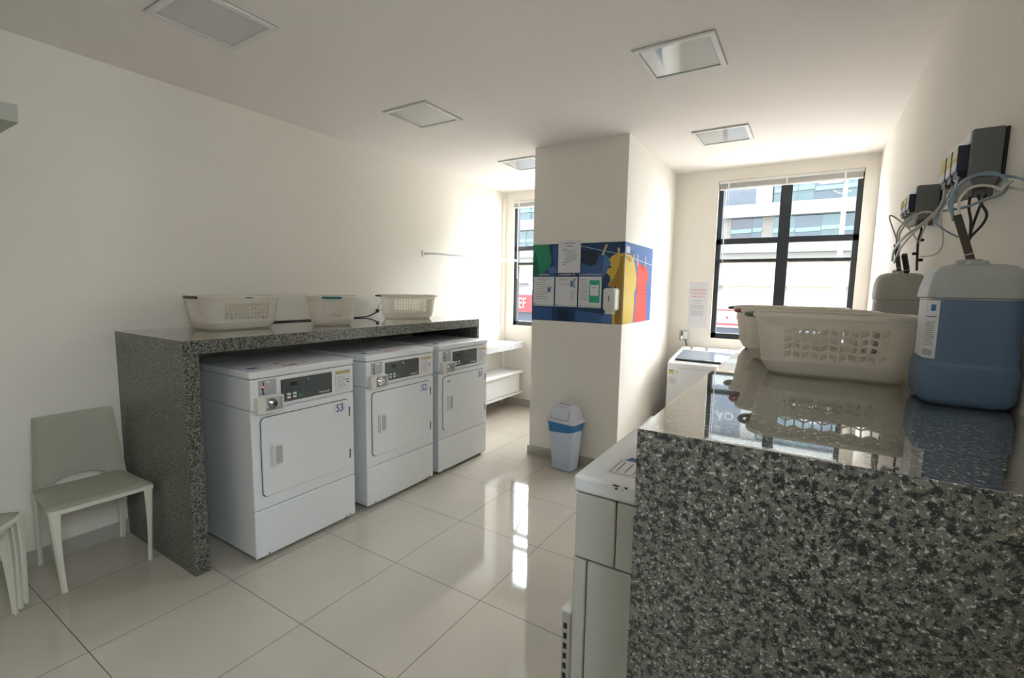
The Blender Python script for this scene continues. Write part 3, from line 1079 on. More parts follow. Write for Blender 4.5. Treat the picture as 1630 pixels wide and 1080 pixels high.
wrap_strip(212, 230, 0.236, 0.252, M_inkblue)
wrap_strip(190, 236, 0.2205, 0.2225, M_ink)
for i in range(14):
    wrap_strip(190, 236 - (i * 7) % 9, 0.208 - i * 0.0045, 0.2095 - i * 0.0045, M_inkgrey)
for i in range(6):
    wrap_strip(190 + i * 7.5, 194 + i * 7.5, 0.124, 0.139, M_inkgrey)
b.build('paper_label', j1)
j2, hx2, hy2 = jug('pale jug behind the basket row, near the far end of the right counter', 3.766, 3.952, 2.70, 2.90, G2, 0.372, M_jugw, M_liquidw, 0.25, 0.045)
b = MB(); b.box((-hx2 + 0.003, -hy2 + 0.05, 0.14), (-hx2 + 0.0065, 0.04, 0.235), M_label); b.build('paper_label', j2)

# ------------------------------------------------------------------ dosing units on the right wall


def dosing_unit(label, x0, y0, zt, zb, pump_x, dy, n=3):
    """box from wall to x0, near face at y0; pumps on its front step away from the camera"""
    t = thing('dosing_unit', label, 'dosing pump', (W, y0, zb), group='chemical dosing units on the right wall')
    dx = x0 - W
    h = zt - zb
    length = 0.055 + n * dy
    b = MB()
    b.box((dx, 0, 0), (-0.007, length, h), M_boxgrey, 0.006, 3)
    b.box((-0.007, -0.001, 0.004), (-0.0005, length, h - 0.004), M_black)
    # belly under the box
    b.prism([(dx + 0.004, 0.002), (-0.01, 0.002), (-0.016, -0.020), (dx + 0.016, -0.034)], 1, 0.004, length - 0.01, M_boxgrey, 0.003)
    b.build('housing', t)
    b = MB(); b.box((dx - 0.004, 0.006, h * 0.72), (dx + 0.002, length - 0.004, h - 0.004), M_handwhite, 0.002); b.build('front_cover', t)
    for k in range(n):
        ya = 0.018 + k * dy
        px = pump_x - W
        p = MB()
        p.box((px, ya, h * 0.18), (dx, ya + dy * 0.80, h * 0.72), M_navy, 0.002)
        p.box((px + 0.004, ya + 0.003, h * 0.06), (dx, ya + dy * 0.76, h * 0.20), M_black, 0.002)
        po = p.build('pump_head', t)
        q = MB()
        q.box((px - 0.0012, ya + 0.002, h * 0.22), (px + 0.0004, ya + dy * 0.78, h * 0.38), M_label)
        q.box((px - 0.0012, ya + 0.002, h * 0.38), (px + 0.0004, ya + dy * 0.78, h * 0.50), M_yellow)
        q.box((px - 0.0012, ya + 0.002, h * 0.50), (px + 0.0004, ya + dy * 0.78, h * 0.70), M_paleyel if k < 2 else M_yellow)
        q.build('pump_label', po)
    for xx in (0.25, 0.5, 0.75):
        g = MB(); g.cyl((dx * xx - 0.004, 0.03, -0.02), (dx * xx - 0.004, 0.03, -0.052), 0.009, M_boxgrey, 14); g.build('cable_gland', t)
    return t


dosing_unit('grey dosing unit with three yellow-labelled pumps, nearer and higher on right wall', 3.882, 1.905, 2.044, 1.905, 3.857, 0.075)
dosing_unit('grey dosing unit with three pumps on the right wall, above the pale jug', 3.875, 2.70, 2.035, 1.918, 3.853, 0.085)


def hose(nm, label, pts, r, m, cat='hose', grp='dosing hoses on the right wall'):
    b = MB(); b.tube(pts, r, m, 8)
    o = b.build(nm)
    tag(o, label, cat, grp)
    return o


near = 'dosing hoses at the nearer unit'
far = 'dosing hoses at the farther unit'
hose('blue_hose', 'pale blue hose looping from the near brown tube up under the nearer dosing unit',
     [(3.831, 1.74, 1.765), (3.826, 1.74, 1.79), (3.824, 1.74, 1.815), (3.826, 1.74, 1.845), (3.845, 1.74, 1.871), (3.872, 1.74, 1.884), (3.897, 1.74, 1.885), (3.918, 1.74, 1.871), (3.928, 1.74, 1.851), (3.92, 1.74, 1.829), (3.888, 1.74, 1.817), (3.86, 1.74, 1.803), (3.836, 1.75, 1.798), (3.815, 1.78, 1.799)], 0.0036, M_hoseb, grp=near)
hose('blue_hose', 'pale blue hose dropping from the first pump into the near bundle',
     [(3.865, 1.93, 1.915), (3.850, 1.86, 1.885), (3.833, 1.77, 1.855), (3.822, 1.76, 1.812), (3.830, 1.73, 1.772)], 0.0036, M_hoseb, grp=near)
hose('blue_hose', 'pale blue hose running from the near bundle right along the wall to the photo edge',
     [(3.852, 1.78, 1.876), (3.881, 1.78, 1.890), (3.927, 1.78, 1.882), (3.948, 1.78, 1.876), (3.951, 1.717, 1.858), (3.951, 1.5, 1.81)], 0.0036, M_hoseb, grp=near)
hose('blue_hose', 'thin grey-blue hose curving left between the two dosing units down to the brown tube',
     [(3.862, 1.96, 1.91), (3.850, 1.85, 1.884), (3.830, 1.80, 1.85), (3.823, 1.8, 1.834), (3.806, 1.8, 1.795), (3.803, 1.8, 1.773), (3.827, 1.8, 1.747), (3.856, 1.80, 1.727)], 0.0024, M_hoseb, grp=near)
hose('white_hose', 'milky white hose arching out of the near brown tube to the wall',
     [(3.838, 1.71, 1.765), (3.836, 1.72, 1.79), (3.835, 1.72, 1.818), (3.851, 1.72, 1.844), (3.871, 1.72, 1.851), (3.896, 1.72, 1.846), (3.911, 1.72, 1.836), (3.920, 1.73, 1.845), (3.936, 1.74, 1.86)], 0.0033, M_hosew, grp=near)
hose('white_hose', 'milky white hose leaving right along the wall under the nearer dosing unit',
     [(3.880, 1.76, 1.812), (3.917, 1.76, 1.832), (3.933, 1.76, 1.846), (3.946, 1.76, 1.844), (3.951, 1.707, 1.83), (3.951, 1.5, 1.80)], 0.003, M_hosew, grp=near)
hose('cable', 'black cable hanging straight from the first gland of the nearer dosing unit',
     [(3.897, 1.935, 1.86), (3.890, 1.90, 1.82), (3.888, 1.85, 1.775), (3.888, 1.84, 1.728)], 0.0034, M_cable, 'cable', near)
hose('cable', 'black cable with a wide loop below the nearer dosing unit',
     [(3.915, 1.935, 1.86), (3.905, 1.86, 1.827), (3.919, 1.85, 1.794), (3.913, 1.85, 1.765), (3.890, 1.85, 1.727), (3.885, 1.83, 1.70)], 0.0034, M_cable, 'cable', near)
hose('cable', 'black cable slanting down from the rear gland of the nearer dosing unit',
     [(3.932, 1.935, 1.86), (3.912, 1.88, 1.830), (3.898, 1.865, 1.775), (3.890, 1.86, 1.726)], 0.0034, M_cable, 'cable', near)
hose('white_hose', 'thick milky hose from a near pump sweeping down left to the farther brown tubes',
     [(3.868, 2.10, 1.915), (3.862, 2.12, 1.86), (3.828, 2.15, 1.812), (3.796, 2.25, 1.778), (3.790, 2.45, 1.745), (3.805, 2.62, 1.71)], 0.0042, M_hosew, grp='milky hoses between the dosing units')
hose('white_hose', 'milky hose beside the thick one, from the second near pump to the farther brown tubes',
     [(3.878, 2.06, 1.915), (3.872, 2.12, 1.870), (3.852, 2.12, 1.833), (3.812, 2.2, 1.785), (3.800, 2.4, 1.74), (3.812, 2.62, 1.70)], 0.0034, M_hosew, grp='milky hoses between the dosing units')
hose('white_hose', 'thin milky hose ending at the wall between the two dosing units',
     [(3.888, 2.0, 1.915), (3.887, 2.10, 1.890), (3.868, 2.14, 1.851), (3.836, 2.14, 1.81), (3.826, 2.18, 1.745)], 0.0026, M_hosew, grp='milky hoses between the dosing units')
hose('white_hose', 'thin milky hose making the leftmost peak beside the farther dosing unit',
     [(3.829, 2.74, 1.79), (3.812, 2.62, 1.80), (3.797, 2.6, 1.836), (3.780, 2.6, 1.885), (3.784, 2.6, 1.899), (3.818, 2.6, 1.872), (3.853, 2.6, 1.834), (3.879, 2.6, 1.788)], 0.0028, M_hosew, grp=far)
hose('white_hose', 'milky hose arching under the pumps of the farther dosing unit',
     [(3.828, 2.74, 1.785), (3.814, 2.63, 1.79), (3.814, 2.62, 1.83), (3.83, 2.62, 1.866), (3.876, 2.62, 1.904), (3.907, 2.62, 1.91), (3.93, 2.62, 1.896)], 0.0036, M_hosew, grp=far)
hose('white_hose', 'inner milky hose arching close under the farther dosing unit',
     [(3.833, 2.70, 1.735), (3.827, 2.64, 1.76), (3.823, 2.64, 1.823), (3.846, 2.64, 1.872), (3.884, 2.64, 1.908), (3.913, 2.66, 1.91)], 0.0036, M_hosew, grp=far)
hose('white_hose', 'thin milky hose bowing below the gap between the dosing units',
     [(3.880, 2.2, 1.83), (3.891, 2.2, 1.768), (3.89, 2.2, 1.727), (3.871, 2.2, 1.704), (3.837, 2.2, 1.70)], 0.002, M_hosew, grp=far)
hose('cable', 'black cable hanging below the farther dosing unit behind the pale jug',
     [(3.897, 2.73, 1.874), (3.902, 2.70, 1.844), (3.893, 2.68, 1.799), (3.894, 2.68, 1.749), (3.900, 2.69, 1.67)], 0.0045, M_cable, 'cable', far)
for i, (x, y, z, lb) in enumerate(((3.905, 2.69, 1.80, 'upper black clip on the cable below the farther dosing unit'),
                                   (3.884, 2.68, 1.742, 'middle black clip left of the cable below the farther dosing unit'),
                                   (3.908, 2.69, 1.715, 'lower black clip right of the cable below the farther dosing unit'))):
    b = MB(); b.box((x - 0.007, y - 0.007, z - 0.006), (x + 0.008, y + 0.007, z + 0.006), M_black, 0.002)
    tag(b.build('cable_clip'), lb, 'clip', 'black clips on the cable')


def suction_tube(label, p0, p1, s):
    d = (Vector(p1) - Vector(p0)); ln = d.length
    q = d.to_track_quat('Z', 'Y').to_matrix().to_4x4(); q.translation = Vector(p0)
    t = thing('suction_tube', label, 'tube')
    b = MB(); b.box((-s, -s, 0), (s, s, ln), M_brown, 0.002, T=q); b.build('tube_body', t)
    b = MB(); b.box((-s * 1.12, -s * 1.12, ln * 0.80), (s * 1.12, s * 1.12, ln * 0.82), M_hosew, T=q); b.build('tie_band', t)
    return t


suction_tube('dark brown suction tube leaning from the blue jug toward the nearer dosing unit', (3.830, 1.70, 1.775), (3.868, 1.69, 1.648), 0.0085)
suction_tube('thin dark brown tube behind, standing up from the pale jug on the left', (3.829, 2.77, 1.792), (3.855, 2.80, 1.664), 0.007)
suction_tube('dark brown tube in front, leaning over the pale jug', (3.848, 2.66, 1.738), (3.872, 2.72, 1.664), 0.009)

# ------------------------------------------------------------------ mural and notices on the column
z0, z1 = 1.2788, 1.958
C_navy = mat('mural_navy', (0.010, 0.045, 0.13), 0.22)
C_blue = mat('mural_blue', (0.035, 0.11, 0.30), 0.22)
C_sky = mat('mural_sky_blue', (0.07, 0.17, 0.44), 0.22)
C_deep = mat('mural_deep', (0.010, 0.022, 0.05), 0.22)
C_green = mat('mural_green', (0.015, 0.27, 0.15), 0.22)
C_dgreen = mat('mural_dark_green', (0.01, 0.13, 0.10), 0.22)
C_yel = mat('mural_yellow', (0.72, 0.50, 0.06), 0.22)
C_dyel = mat('mural_ochre', (0.42, 0.24, 0.04), 0.22)
C_red = mat('mural_red', (0.75, 0.07, 0.06), 0.22)
C_dred = mat('mural_dark_red', (0.55, 0.04, 0.05), 0.22)
C_peg = mat('mural_peg', (0.62, 0.50, 0.30), 0.22)
C_cord = mat('mural_cord', (0.50, 0.58, 0.72), 0.22)
t = thing('wall_mural', 'printed laundry mural with shirts on a line, wrapped round the column corner', 'mural', (PX1, PY, 1.2788))
b = MB()
yf = -0.003
b.box((PX0 - PX1, yf, 0), (0.0, -0.0004, z1 - z0), C_navy)
lay = [0]


def fp(pts, m):
    """outline on the front face in room x,z"""
    lay[0] += 1
    y = yf - 0.00006 * lay[0]
    b.poly([(p[0] - PX1, y, p[1] - z0) for p in pts], m)


fp([(1.352, z1 - .002), (1.352, 1.62), (1.40, 1.62), (1.47, 1.72), (1.53, 1.76), (1.54, 1.83), (1.52, 1.90), (1.51, z1 - .002)], C_green)
fp([(1.352, 1.70), (1.352, 1.60), (1.41, 1.62), (1.44, 1.68), (1.41, 1.74), (1.39, 1.85), (1.37, 1.90)], C_dgreen)
fp([(1.55, z1 - .01), (1.55, 1.86), (1.57, 1.78), (1.60, 1.76), (1.60, z1 - .01)], C_blue)
fp([(1.50, 1.74), (1.57, 1.77), (1.60, 1.74), (1.60, 1.70), (1.53, 1.70)], C_sky)
fp([(1.44, 1.66), (1.56, 1.70), (1.60, 1.66), (1.60, 1.62), (1.46, 1.62)], C_blue)
fp([(1.82, 1.90), (1.95, 1.885), (1.99, 1.84), (1.96, 1.78), (1.90, 1.76), (1.82, 1.80)], C_deep)
fp([(1.83, 1.79), (1.91, 1.76), (1.965, 1.78), (1.985, 1.85), (2.03, 1.87), (2.08, 1.83), (2.10, 1.78), (2.06, 1.72), (2.04, 1.67), (1.83, 1.67)], C_blue)
fp([(2.03, 1.865), (2.10, 1.80), (2.07, 1.74), (2.035, 1.66), (2.02, 1.75)], C_sky)
fp([(1.352, 1.285), (1.352, 1.40), (1.55, 1.39), (1.56, 1.285)], C_blue)
fp([(1.62, 1.285), (1.62, 1.39), (1.72, 1.385), (1.72, 1.285)], C_deep)
fp([(1.78, 1.285), (1.79, 1.38), (2.02, 1.36), (2.08, 1.285)], C_blue)
fp([(2.02, 1.30), (2.05, 1.37), (2.13, 1.36), (2.15, 1.285), (2.03, 1.285)], C_sky)
# line
fp([(1.82, 1.935), (1.82, 1.931), (2.207, 1.846), (2.207, 1.852)], C_cord)
# yellow shirt front part
fp([(2.207, 1.868), (2.175, 1.862), (2.145, 1.865), (2.10, 1.84), (2.075, 1.81), (2.095, 1.795), (2.085, 1.77), (2.105, 1.75), (2.07, 1.735), (2.055, 1.705), (2.09, 1.68), (2.095, 1.64), (2.075, 1.60), (2.12, 1.58), (2.15, 1.60), (2.145, 1.50), (2.13, 1.42), (2.12, 1.36), (2.125, 1.28), (2.207, 1.28)], C_yel)
fp([(2.20, 1.845), (2.175, 1.835), (2.165, 1.76), (2.13, 1.67), (2.08, 1.60), (2.12, 1.585), (2.155, 1.60), (2.165, 1.45), (2.14, 1.33), (2.15, 1.28), (2.20, 1.28)], C_dyel)
# pegs
fp([(2.010, 1.853), (2.028, 1.850), (2.062, 1.938), (2.044, 1.942)], C_peg)
fp([(2.150, 1.858), (2.168, 1.857), (2.166, 1.908), (2.146, 1.910)], C_peg)
# printed headings above the three notices
HT = lambda x, z: TM((x - PX1, yf - 0.0012, z - z0), (1, 0, 0), (0, 0, 1))
b.text('CUIDADOS', 0.021, M_label, HT(1.468, 1.688), 0.0002)
b.text('LAVANDERIA  OI', 0.021, M_label, HT(1.692, 1.689), 0.0002)
b.text('FUNCIONAMENTO MAQUINAS', 0.0165, M_label, HT(1.915, 1.690), 0.0002, xs=0.92)
b.build('front_print', t, smooth=False)

b = MB()
b.box((0.0004, 0.0, 0), (0.003, 0.792, z1 - z0), C_sky)
lay[0] = 0


def sp(pts, m):
    lay[0] += 1
    x = 0.003 + 0.00006 * lay[0]
    b.poly([(x, p[0] - PY, p[1] - z0) for p in pts], m)


def grad_rect(y0_, y1_, za, zb, m): sp([(y0_, za), (y1_, za), (y1_, zb), (y0_, zb)], m)


grad_rect(3.806, 4.06, 1.30, 1.90, C_blue)
grad_rect(3.83, 3.93, 1.87, 1.925, mat('mural_pale', (0.55, 0.62, 0.74), 0.25))
sp([(3.806, 1.851), (3.806, 1.845), (4.598, 1.800), (4.598, 1.806)], C_cord)
sp([(3.806, 1.868), (3.86, 1.855), (3.95, 1.858), (4.02, 1.835), (4.085, 1.77), (4.13, 1.68), (4.12, 1.58), (4.085, 1.55), (4.09, 1.40), (4.07, 1.28), (3.806, 1.28)], C_yel)
sp([(3.806, 1.862), (3.86, 1.845), (3.94, 1.845), (3.99, 1.81), (3.93, 1.80), (3.86, 1.815), (3.806, 1.83)], C_dyel)
sp([(4.15, 1.82), (4.22, 1.80), (4.30, 1.785), (4.37, 1.80), (4.44, 1.74), (4.49, 1.70), (4.47, 1.64), (4.43, 1.66), (4.45, 1.50), (4.47, 1.28), (4.10, 1.28), (4.14, 1.50)], C_red)
sp([(4.21, 1.80), (4.26, 1.755), (4.34, 1.755), (4.37, 1.80), (4.30, 1.785)], C_dred)
for i in range(5):
    sp([(4.15, 1.60 - i * 0.035), (4.44, 1.61 - i * 0.035), (4.44, 1.604 - i * 0.035), (4.15, 1.594 - i * 0.035)], C_dred)
for yy in (4.02, 4.13, 4.36):
    sp([(yy, 1.775), (yy + 0.022, 1.775), (yy + 0.020, 1.875), (yy, 1.875)], C_peg)
b.build('side_print', t, smooth=False)


def notice(name, label, x0, x1, za, zb, painter, y=PY - 0.0042):
    t = thing(name, label, 'notice', ((x0 + x1) / 2, y, za), group='paper notices on the column')
    b = MB()
    hw = (x1 - x0) / 2; hh = zb - za
    b.box((-hw, -0.0012, 0), (hw, 0, hh), M_paper)
    b.build('sheet', t)
    b = MB()
    painter(b, hw, hh)
    b.build('printed_text', t, smooth=False)
    return t


def bar(b, x0, x1, z0_, h, m, y=-0.0016):
    b.box((x0, y, z0_), (x1, -0.0011, z0_ + h), m)


def paint_top(b, hw, hh):
    bar(b, -0.05, 0.055, hh - 0.028, 0.008, M_inkgrey); bar(b, -0.025, 0.03, hh - 0.052, 0.008, M_inkgrey)
    for i, (a, c) in enumerate(((-.07, -.02), (-.07, .045), (-.045, .06), (-.045, .07), (-.04, .07), (-.045, .068), (-.045, .07), (-.05, .03), (-.07, 0.0), (-.065, -.03))):
        bar(b, a, c, hh - 0.078 - i * 0.0145, 0.005, M_inkgrey)


def paint_logo(b, hw, hh):
    bar(b, -hw + 0.002, -hw + 0.028, 0.012, 0.007, M_inkblue)
    bar(b, -hw + 0.02, hw - 0.002, 0.006, 0.006, M_lgrey)


def paint_a(b, hw, hh):
    paint_logo(b, hw, hh)
    bar(b, -0.07, 0.07, hh - 0.024, 0.004, M_inkgrey); bar(b, -0.02, 0.02, hh - 0.032, 0.004, M_inkgrey)
    for i in range(9):
        bar(b, -0.08, 0.02 + (i % 3) * 0.02 - (0.0 if i < 3 or i > 5 else 0.01), hh - 0.055 - i * 0.018, 0.004, M_inkgrey)
    bar(b, 0.04, 0.068, hh - 0.135, 0.04, M_inkblue, -0.0017); bar(b, 0.066, 0.078, hh - 0.142, 0.058, M_lgrey)
    bar(b, 0.069, 0.077, hh - 0.10, 0.016, M_ink)


def paint_b(b, hw, hh):
    paint_logo(b, hw, hh)
    for i, (a, c) in enumerate(((-.07, .02), (-.085, .025), (-.02, .0), (-.075, .03))):
        bar(b, a, c, hh - 0.025 - i * 0.014, 0.004, M_inkgrey)
    for i in range(8):
        bar(b, 0.042, 0.075 + 0.004 * (i % 3), hh - 0.12 - i * 0.011, 0.003, M_inkgrey)
    bar(b, 0.038, 0.068, hh - 0.088, 0.055, M_inkblue, -0.0017); bar(b, 0.070, 0.086, hh - 0.088, 0.065, M_lgrey)
    bar(b, 0.073, 0.086, hh - 0.035, 0.02, M_ink); bar(b, 0.073, 0.086, hh - 0.093, 0.008, M_ink)


C_flyer = mat('flyer_green', (0.03, 0.42, 0.24), 0.5)


def paint_c(b, hw, hh):
    paint_logo(b, hw, hh)
    for i in range(15):
        bar(b, -0.09, -0.03 + 0.01 * (i % 3), hh - 0.028 - i * 0.0125, 0.003, M_inkgrey)
    bar(b, -0.006, 0.09, 0.045, 0.19, C_flyer, -0.0014)
    bar(b, 0.004, 0.079, 0.104, 0.092, M_label, -0.0018)
    bar(b, 0.036, 0.048, 0.192, 0.009, M_ink, -0.0020)
    bar(b, 0.015, 0.065, 0.175, 0.003, M_inkgrey, -0.0020); bar(b, 0.022, 0.06, 0.168, 0.003, M_inkgrey, -0.0020)


notice('notice_sheet', 'white notice sheet taped above the other three on the mural', 1.606, 1.820, 1.706, 1.984, paint_top)
notice('notice_sheet', 'left notice of the lower three on the mural, with small blue picture at middle right', 1.361, 1.572, 1.408, 1.670, paint_a)
notice('notice_sheet', 'middle notice of the lower three on the mural, small blue picture in top corner', 1.586, 1.798, 1.410, 1.671, paint_b)
notice('notice_sheet', 'right notice of the lower three on the mural, with green flyer printed on it', 1.811, 2.020, 1.408, 1.673, paint_c)

# far wall notice
t = thing('notice_sheet', 'faint notice with red heading on the far wall left of the right window', 'notice', (2.50, YW - 0.0005, 1.178))
b = MB(); b.box((-0.097, -0.001, 0), (0.097, 0, 0.487), M_paper); b.build('sheet', t)
b = MB()
M_redtxt = mat('notice_red', (0.70, 0.10, 0.12), 0.6)
for i, s in enumerate(('LAVANDERIA', 'EXCLUSIVA', 'PARA PETS')):
    b.text(s, 0.028, M_redtxt, TM((0.0, -0.0013, 0.40 - i * 0.036), (1, 0, 0), (0, 0, 1)), 0.0003, xs=1.0)
bar(b, -0.055, 0.045, 0.285, 0.004, M_inkgrey); bar(b, -0.035, 0.03, 0.26, 0.004, M_inkgrey)
M_inkfaint = mat('faint_ink', (0.5, 0.5, 0.52), 0.7)
for i in range(11):
    bar(b, -0.075, 0.055 + 0.004 * (i % 3), 0.235 - i * 0.0095 - (0.012 if i > 4 else 0), 0.004, M_inkfaint)
b.build('printed_text', t, smooth=False)

# soap dispenser
t = thing('soap_dispenser', 'white wall dispenser mounted on the mural near the column corner', 'dispenser', (2.125, PY - 0.003, 1.37))
b = MB()
fr = lambda hx, hz, r, y, cz: [(p[0], y, p[1] + cz) for p in rrect(hx, hz, r, 0, 6)]
b.loft([fr(0.055, 0.092, 0.02, 0, 0.115), fr(0.056, 0.093, 0.022, -0.05, 0.115), fr(0.055, 0.092, 0.024, -0.082, 0.115), fr(0.045, 0.082, 0.02, -0.098, 0.115)], M_offwhite)
b.build('cover', t)
b = MB(); b.box((-0.042, -0.075, -0.005), (0.028, -0.002, 0.03), M_offwhite, 0.006); b.build('push_lever', t)
b = MB(); b.box((-0.006, -0.0995, 0.10), (0.004, -0.0975, 0.145), M_dgrey2); b.build('logo_plate', t)

# ------------------------------------------------------------------ waste bin
t = thing('waste_bin', 'pale blue swing-lid bin with blue liner, in front of the column', 'bin', (1.795, 3.66, 0), math.radians(-9))
b = MB()
b.loft([rrect(0.092, 0.062, 0.025, 0.002), rrect(0.100, 0.070, 0.03, 0.012), rrect(0.128, 0.090, 0.03, 0.40), rrect(0.130, 0.092, 0.03, 0.425)], M_bin)
b.build('bin_body', t)
b = MB()
rnd = random.Random(2)
lp = []
for z, e in ((0.345, 0.0), (0.35, 0.004), (0.385, 0.006), (0.415, 0.012), (0.425, 0.010)):
    base = rrect(0.126 + e, 0.089 + e, 0.03, z, 6)
    lp.append([(p[0] * (1 + rnd.uniform(-.006, .006)), p[1] * (1 + rnd.uniform(-.01, .01)), p[2] + (rnd.uniform(-0.006, 0.006) + 0.014 * (p[0] / 0.13)) * (1 if z < 0.36 else 0)) for p in base])
b.loft(lp, M_bag, cap0=False, cap1=False)
b.build('liner', t)
b = MB()
b.loft([rrect(0.145, 0.105, 0.03, 0.425), rrect(0.148, 0.108, 0.032, 0.432), rrect(0.146, 0.106, 0.032, 0.440), rrect(0.128, 0.092, 0.03, 0.452), rrect(0.124, 0.086, 0.035, 0.50),
        rrect(0.112, 0.070, 0.04, 0.545), rrect(0.090, 0.045, 0.035, 0.572), rrect(0.07, 0.03, 0.025, 0.578)], M_binlid)
lo = b.build('lid', t)
b = MB()
# swing flap on the front slope
flap = [(-0.085, 0.458), (-0.078, 0.452), (0.068, 0.452), (0.078, 0.460), (0.084, 0.50), (0.078, 0.552), (-0.086, 0.552), (-0.09, 0.50)]


def slope_y(z):
    if z < 0.50: return -0.092 + (z - 0.452) / 0.048 * 0.006
    if z < 0.545: return -0.086 + (z - 0.50) / 0.045 * 0.016
    return -0.070 + (z - 0.545) / 0.027 * 0.025


b.poly([(x, slope_y(z) - 0.0035, z) for x, z in [(-0.088, 0.457), (0.072, 0.457), (0.083, 0.47), (0.085, 0.50), (-0.093, 0.50), (-0.093, 0.47)]], M_binlid)
b.poly([(x, slope_y(z) - 0.0035, z) for x, z in [(-0.093, 0.50), (0.085, 0.50), (0.078, 0.545), (-0.086, 0.545)]], M_binlid)
b.tube([(-0.09, slope_y(0.468) - 0.003, 0.47), (-0.082, slope_y(0.457) - 0.003, 0.457), (0.06, slope_y(0.455) - 0.003, 0.455), (0.080, slope_y(0.465) - 0.003, 0.468), (0.086, slope_y(0.50) - 0.003, 0.505), (0.082, slope_y(0.54) - 0.003, 0.54)], 0.0018, M_dgrey2, 6)
b.build('swing_flap', lo)
b = MB()
b.tube([(-0.045, -0.030, 0.579), (-0.02, -0.05, 0.565), (0.0, -0.062, 0.556), (0.02, -0.055, 0.562), (0.045, -0.030, 0.579)], 0.0025, M_lgrey, 6)
b.box((-0.06, -0.032, 0.5775), (0.062, -0.022, 0.5815), M_dgrey2, 0.001)
b.build('finger_grip', lo)


# ------------------------------------------------------------------ chairs
def chair(label, loc, rotz, group):
    t = thing('plastic_chair', label, 'chair', loc, rotz, group)
    th = 0.007
    # seat: dished sheet with rolled front and sides
    bm = bmesh.new()
    nx, ny = 14, 14
    g = []
    for i in range(nx + 1):
        u = i / nx
        x = -0.17 + 0.385 * u
        hw = 0.200 + 0.020 * u
        row = []
        for j in range(ny + 1):
            v = 2 * j / ny - 1
            z = 0.445 - 0.014 * (1 - v * v) * (0.4 + 0.6 * u) + 0.006 * u
            edge = max(0, abs(v) - 0.88) / 0.12
            z -= 0.016 * edge ** 2
            if u > 0.90: z -= 0.020 * ((u - 0.90) / 0.10) ** 2
            row.append(bm.verts.new((x, hw * v, z)))
        g.append(row)
    for i in range(nx):
        for j in range(ny):
            bm.faces.new((g[i][j], g[i + 1][j], g[i + 1][j + 1], g[i][j + 1]))
    bmesh.ops.solidify(bm, geom=list(bm.faces), thickness=th)
    b = MB(); b.merge(bm, M_chair)
    # apron under the front and the sides
    b.loft([[(0.215, -0.216, 0.430), (0.215, 0.216, 0.430), (0.209, 0.216, 0.430), (0.209, -0.216, 0.430)],
            [(0.215, -0.216, 0.408), (0.215, 0.216, 0.408), (0.209, 0.216, 0.408), (0.209, -0.216, 0.408)]], M_chair)
    b.build('seat', t, angle=60)
    # backrest sheet
    bm = bmesh.new()
    nv, nu = 16, 22
    g = []
    for i in range(nv + 1):
        w_ = i / nv
        row = []
        for j in range(nu + 1):
            v = 2 * j / nu - 1
            zb = 0.430
            if abs(v) < 0.62: zb = 0.430 + 0.050 * math.sqrt(max(0.0, 1 - (v / 0.62) ** 2))
            ztop = 0.826 + 0.0 * v
            z = zb + (ztop - zb) * w_
            f = (z - 0.43) / (0.826 - 0.43)
            hw = 0.203 - 0.030 * f
            x = -0.150 - 0.055 * f - 0.020 * (1 - v * v) * (1 - 0.3 * f) + 0.02 * max(0, abs(v) - 0.9) / 0.1
            row.append(bm.verts.new((x, hw * v, z)))
        g.append(row)
    for i in range(nv):
        for j in range(nu):
            bm.faces.new((g[i][j], g[i][j + 1], g[i + 1][j + 1], g[i + 1][j]))
    bmesh.ops.solidify(bm, geom=list(bm.faces), thickness=th)
    b = MB(); b.merge(bm, M_chair); b.build('backrest', t, angle=60)

    def leg(s, front):
        lp = []
        for k in range(9):
            f = k / 8
            z = 0.432 * (1 - f)
            wd = 0.026 + 0.050 * (1 - f) ** 1.3      # width along x
            wy = 0.022 + 0.024 * (1 - f) ** 2.2
            if front:
                xo = 0.2155 + 0.004 * f; y_o = s * (0.2175 - 0.0255 * f)
                xa, xb = xo - wd, xo
            else:
                xo = -0.172 - 0.050 * f; y_o = s * (0.203 - 0.010 * f)
                xa, xb = xo, xo + wd
            ya, yb = y_o - s * wy, y_o
            tt = 0.009
            # L-shaped section open to the inside, rounded outer corner
            if front:
                q = [(xa, yb), (xb - 0.008, yb), (xb, yb - s * 0.008), (xb, ya), (xb - tt, ya), (xb - tt, yb - s * tt), (xa, yb - s * tt)]
            else:
                q = [(xb, yb), (xa + 0.008, yb), (xa, yb - s * 0.008), (xa, ya), (xa + tt, ya), (xa + tt, yb - s * tt), (xb, yb - s * tt)]
            lp.append([(p[0], p[1], z) for p in q])
        b = MB(); b.loft(lp, M_chair); b.build('leg', t, angle=40)
    for s in (-1, 1):
        leg(s, True); leg(s, False)
    return t


chair('pale plastic chair standing alone against the left wall by the granite panel', (0.240, 0.895, 0), math.radians(-1.5), None)
# stack at the photo's left edge
ang = math.radians(46)
tip = Vector((0.457, 0.541))
loc0 = tip - Vector((0.2155 * math.cos(ang) - 0.19 * math.sin(ang), 0.2155 * math.sin(ang) + 0.19 * math.cos(ang)))
stack_labels = ('bottom pale plastic chair of the stack cut off by the left photo edge',
                'second pale plastic chair up in the stack at the left photo edge',
                'topmost pale plastic chair of the stack at the left photo edge')
for i, lb in enumerate(stack_labels):
    chair(lb, (loc0.x + 0.022 * i * math.cos(ang), loc0.y + 0.022 * i * math.sin(ang), 0.024 * i), ang, 'stacked chairs at the left edge')

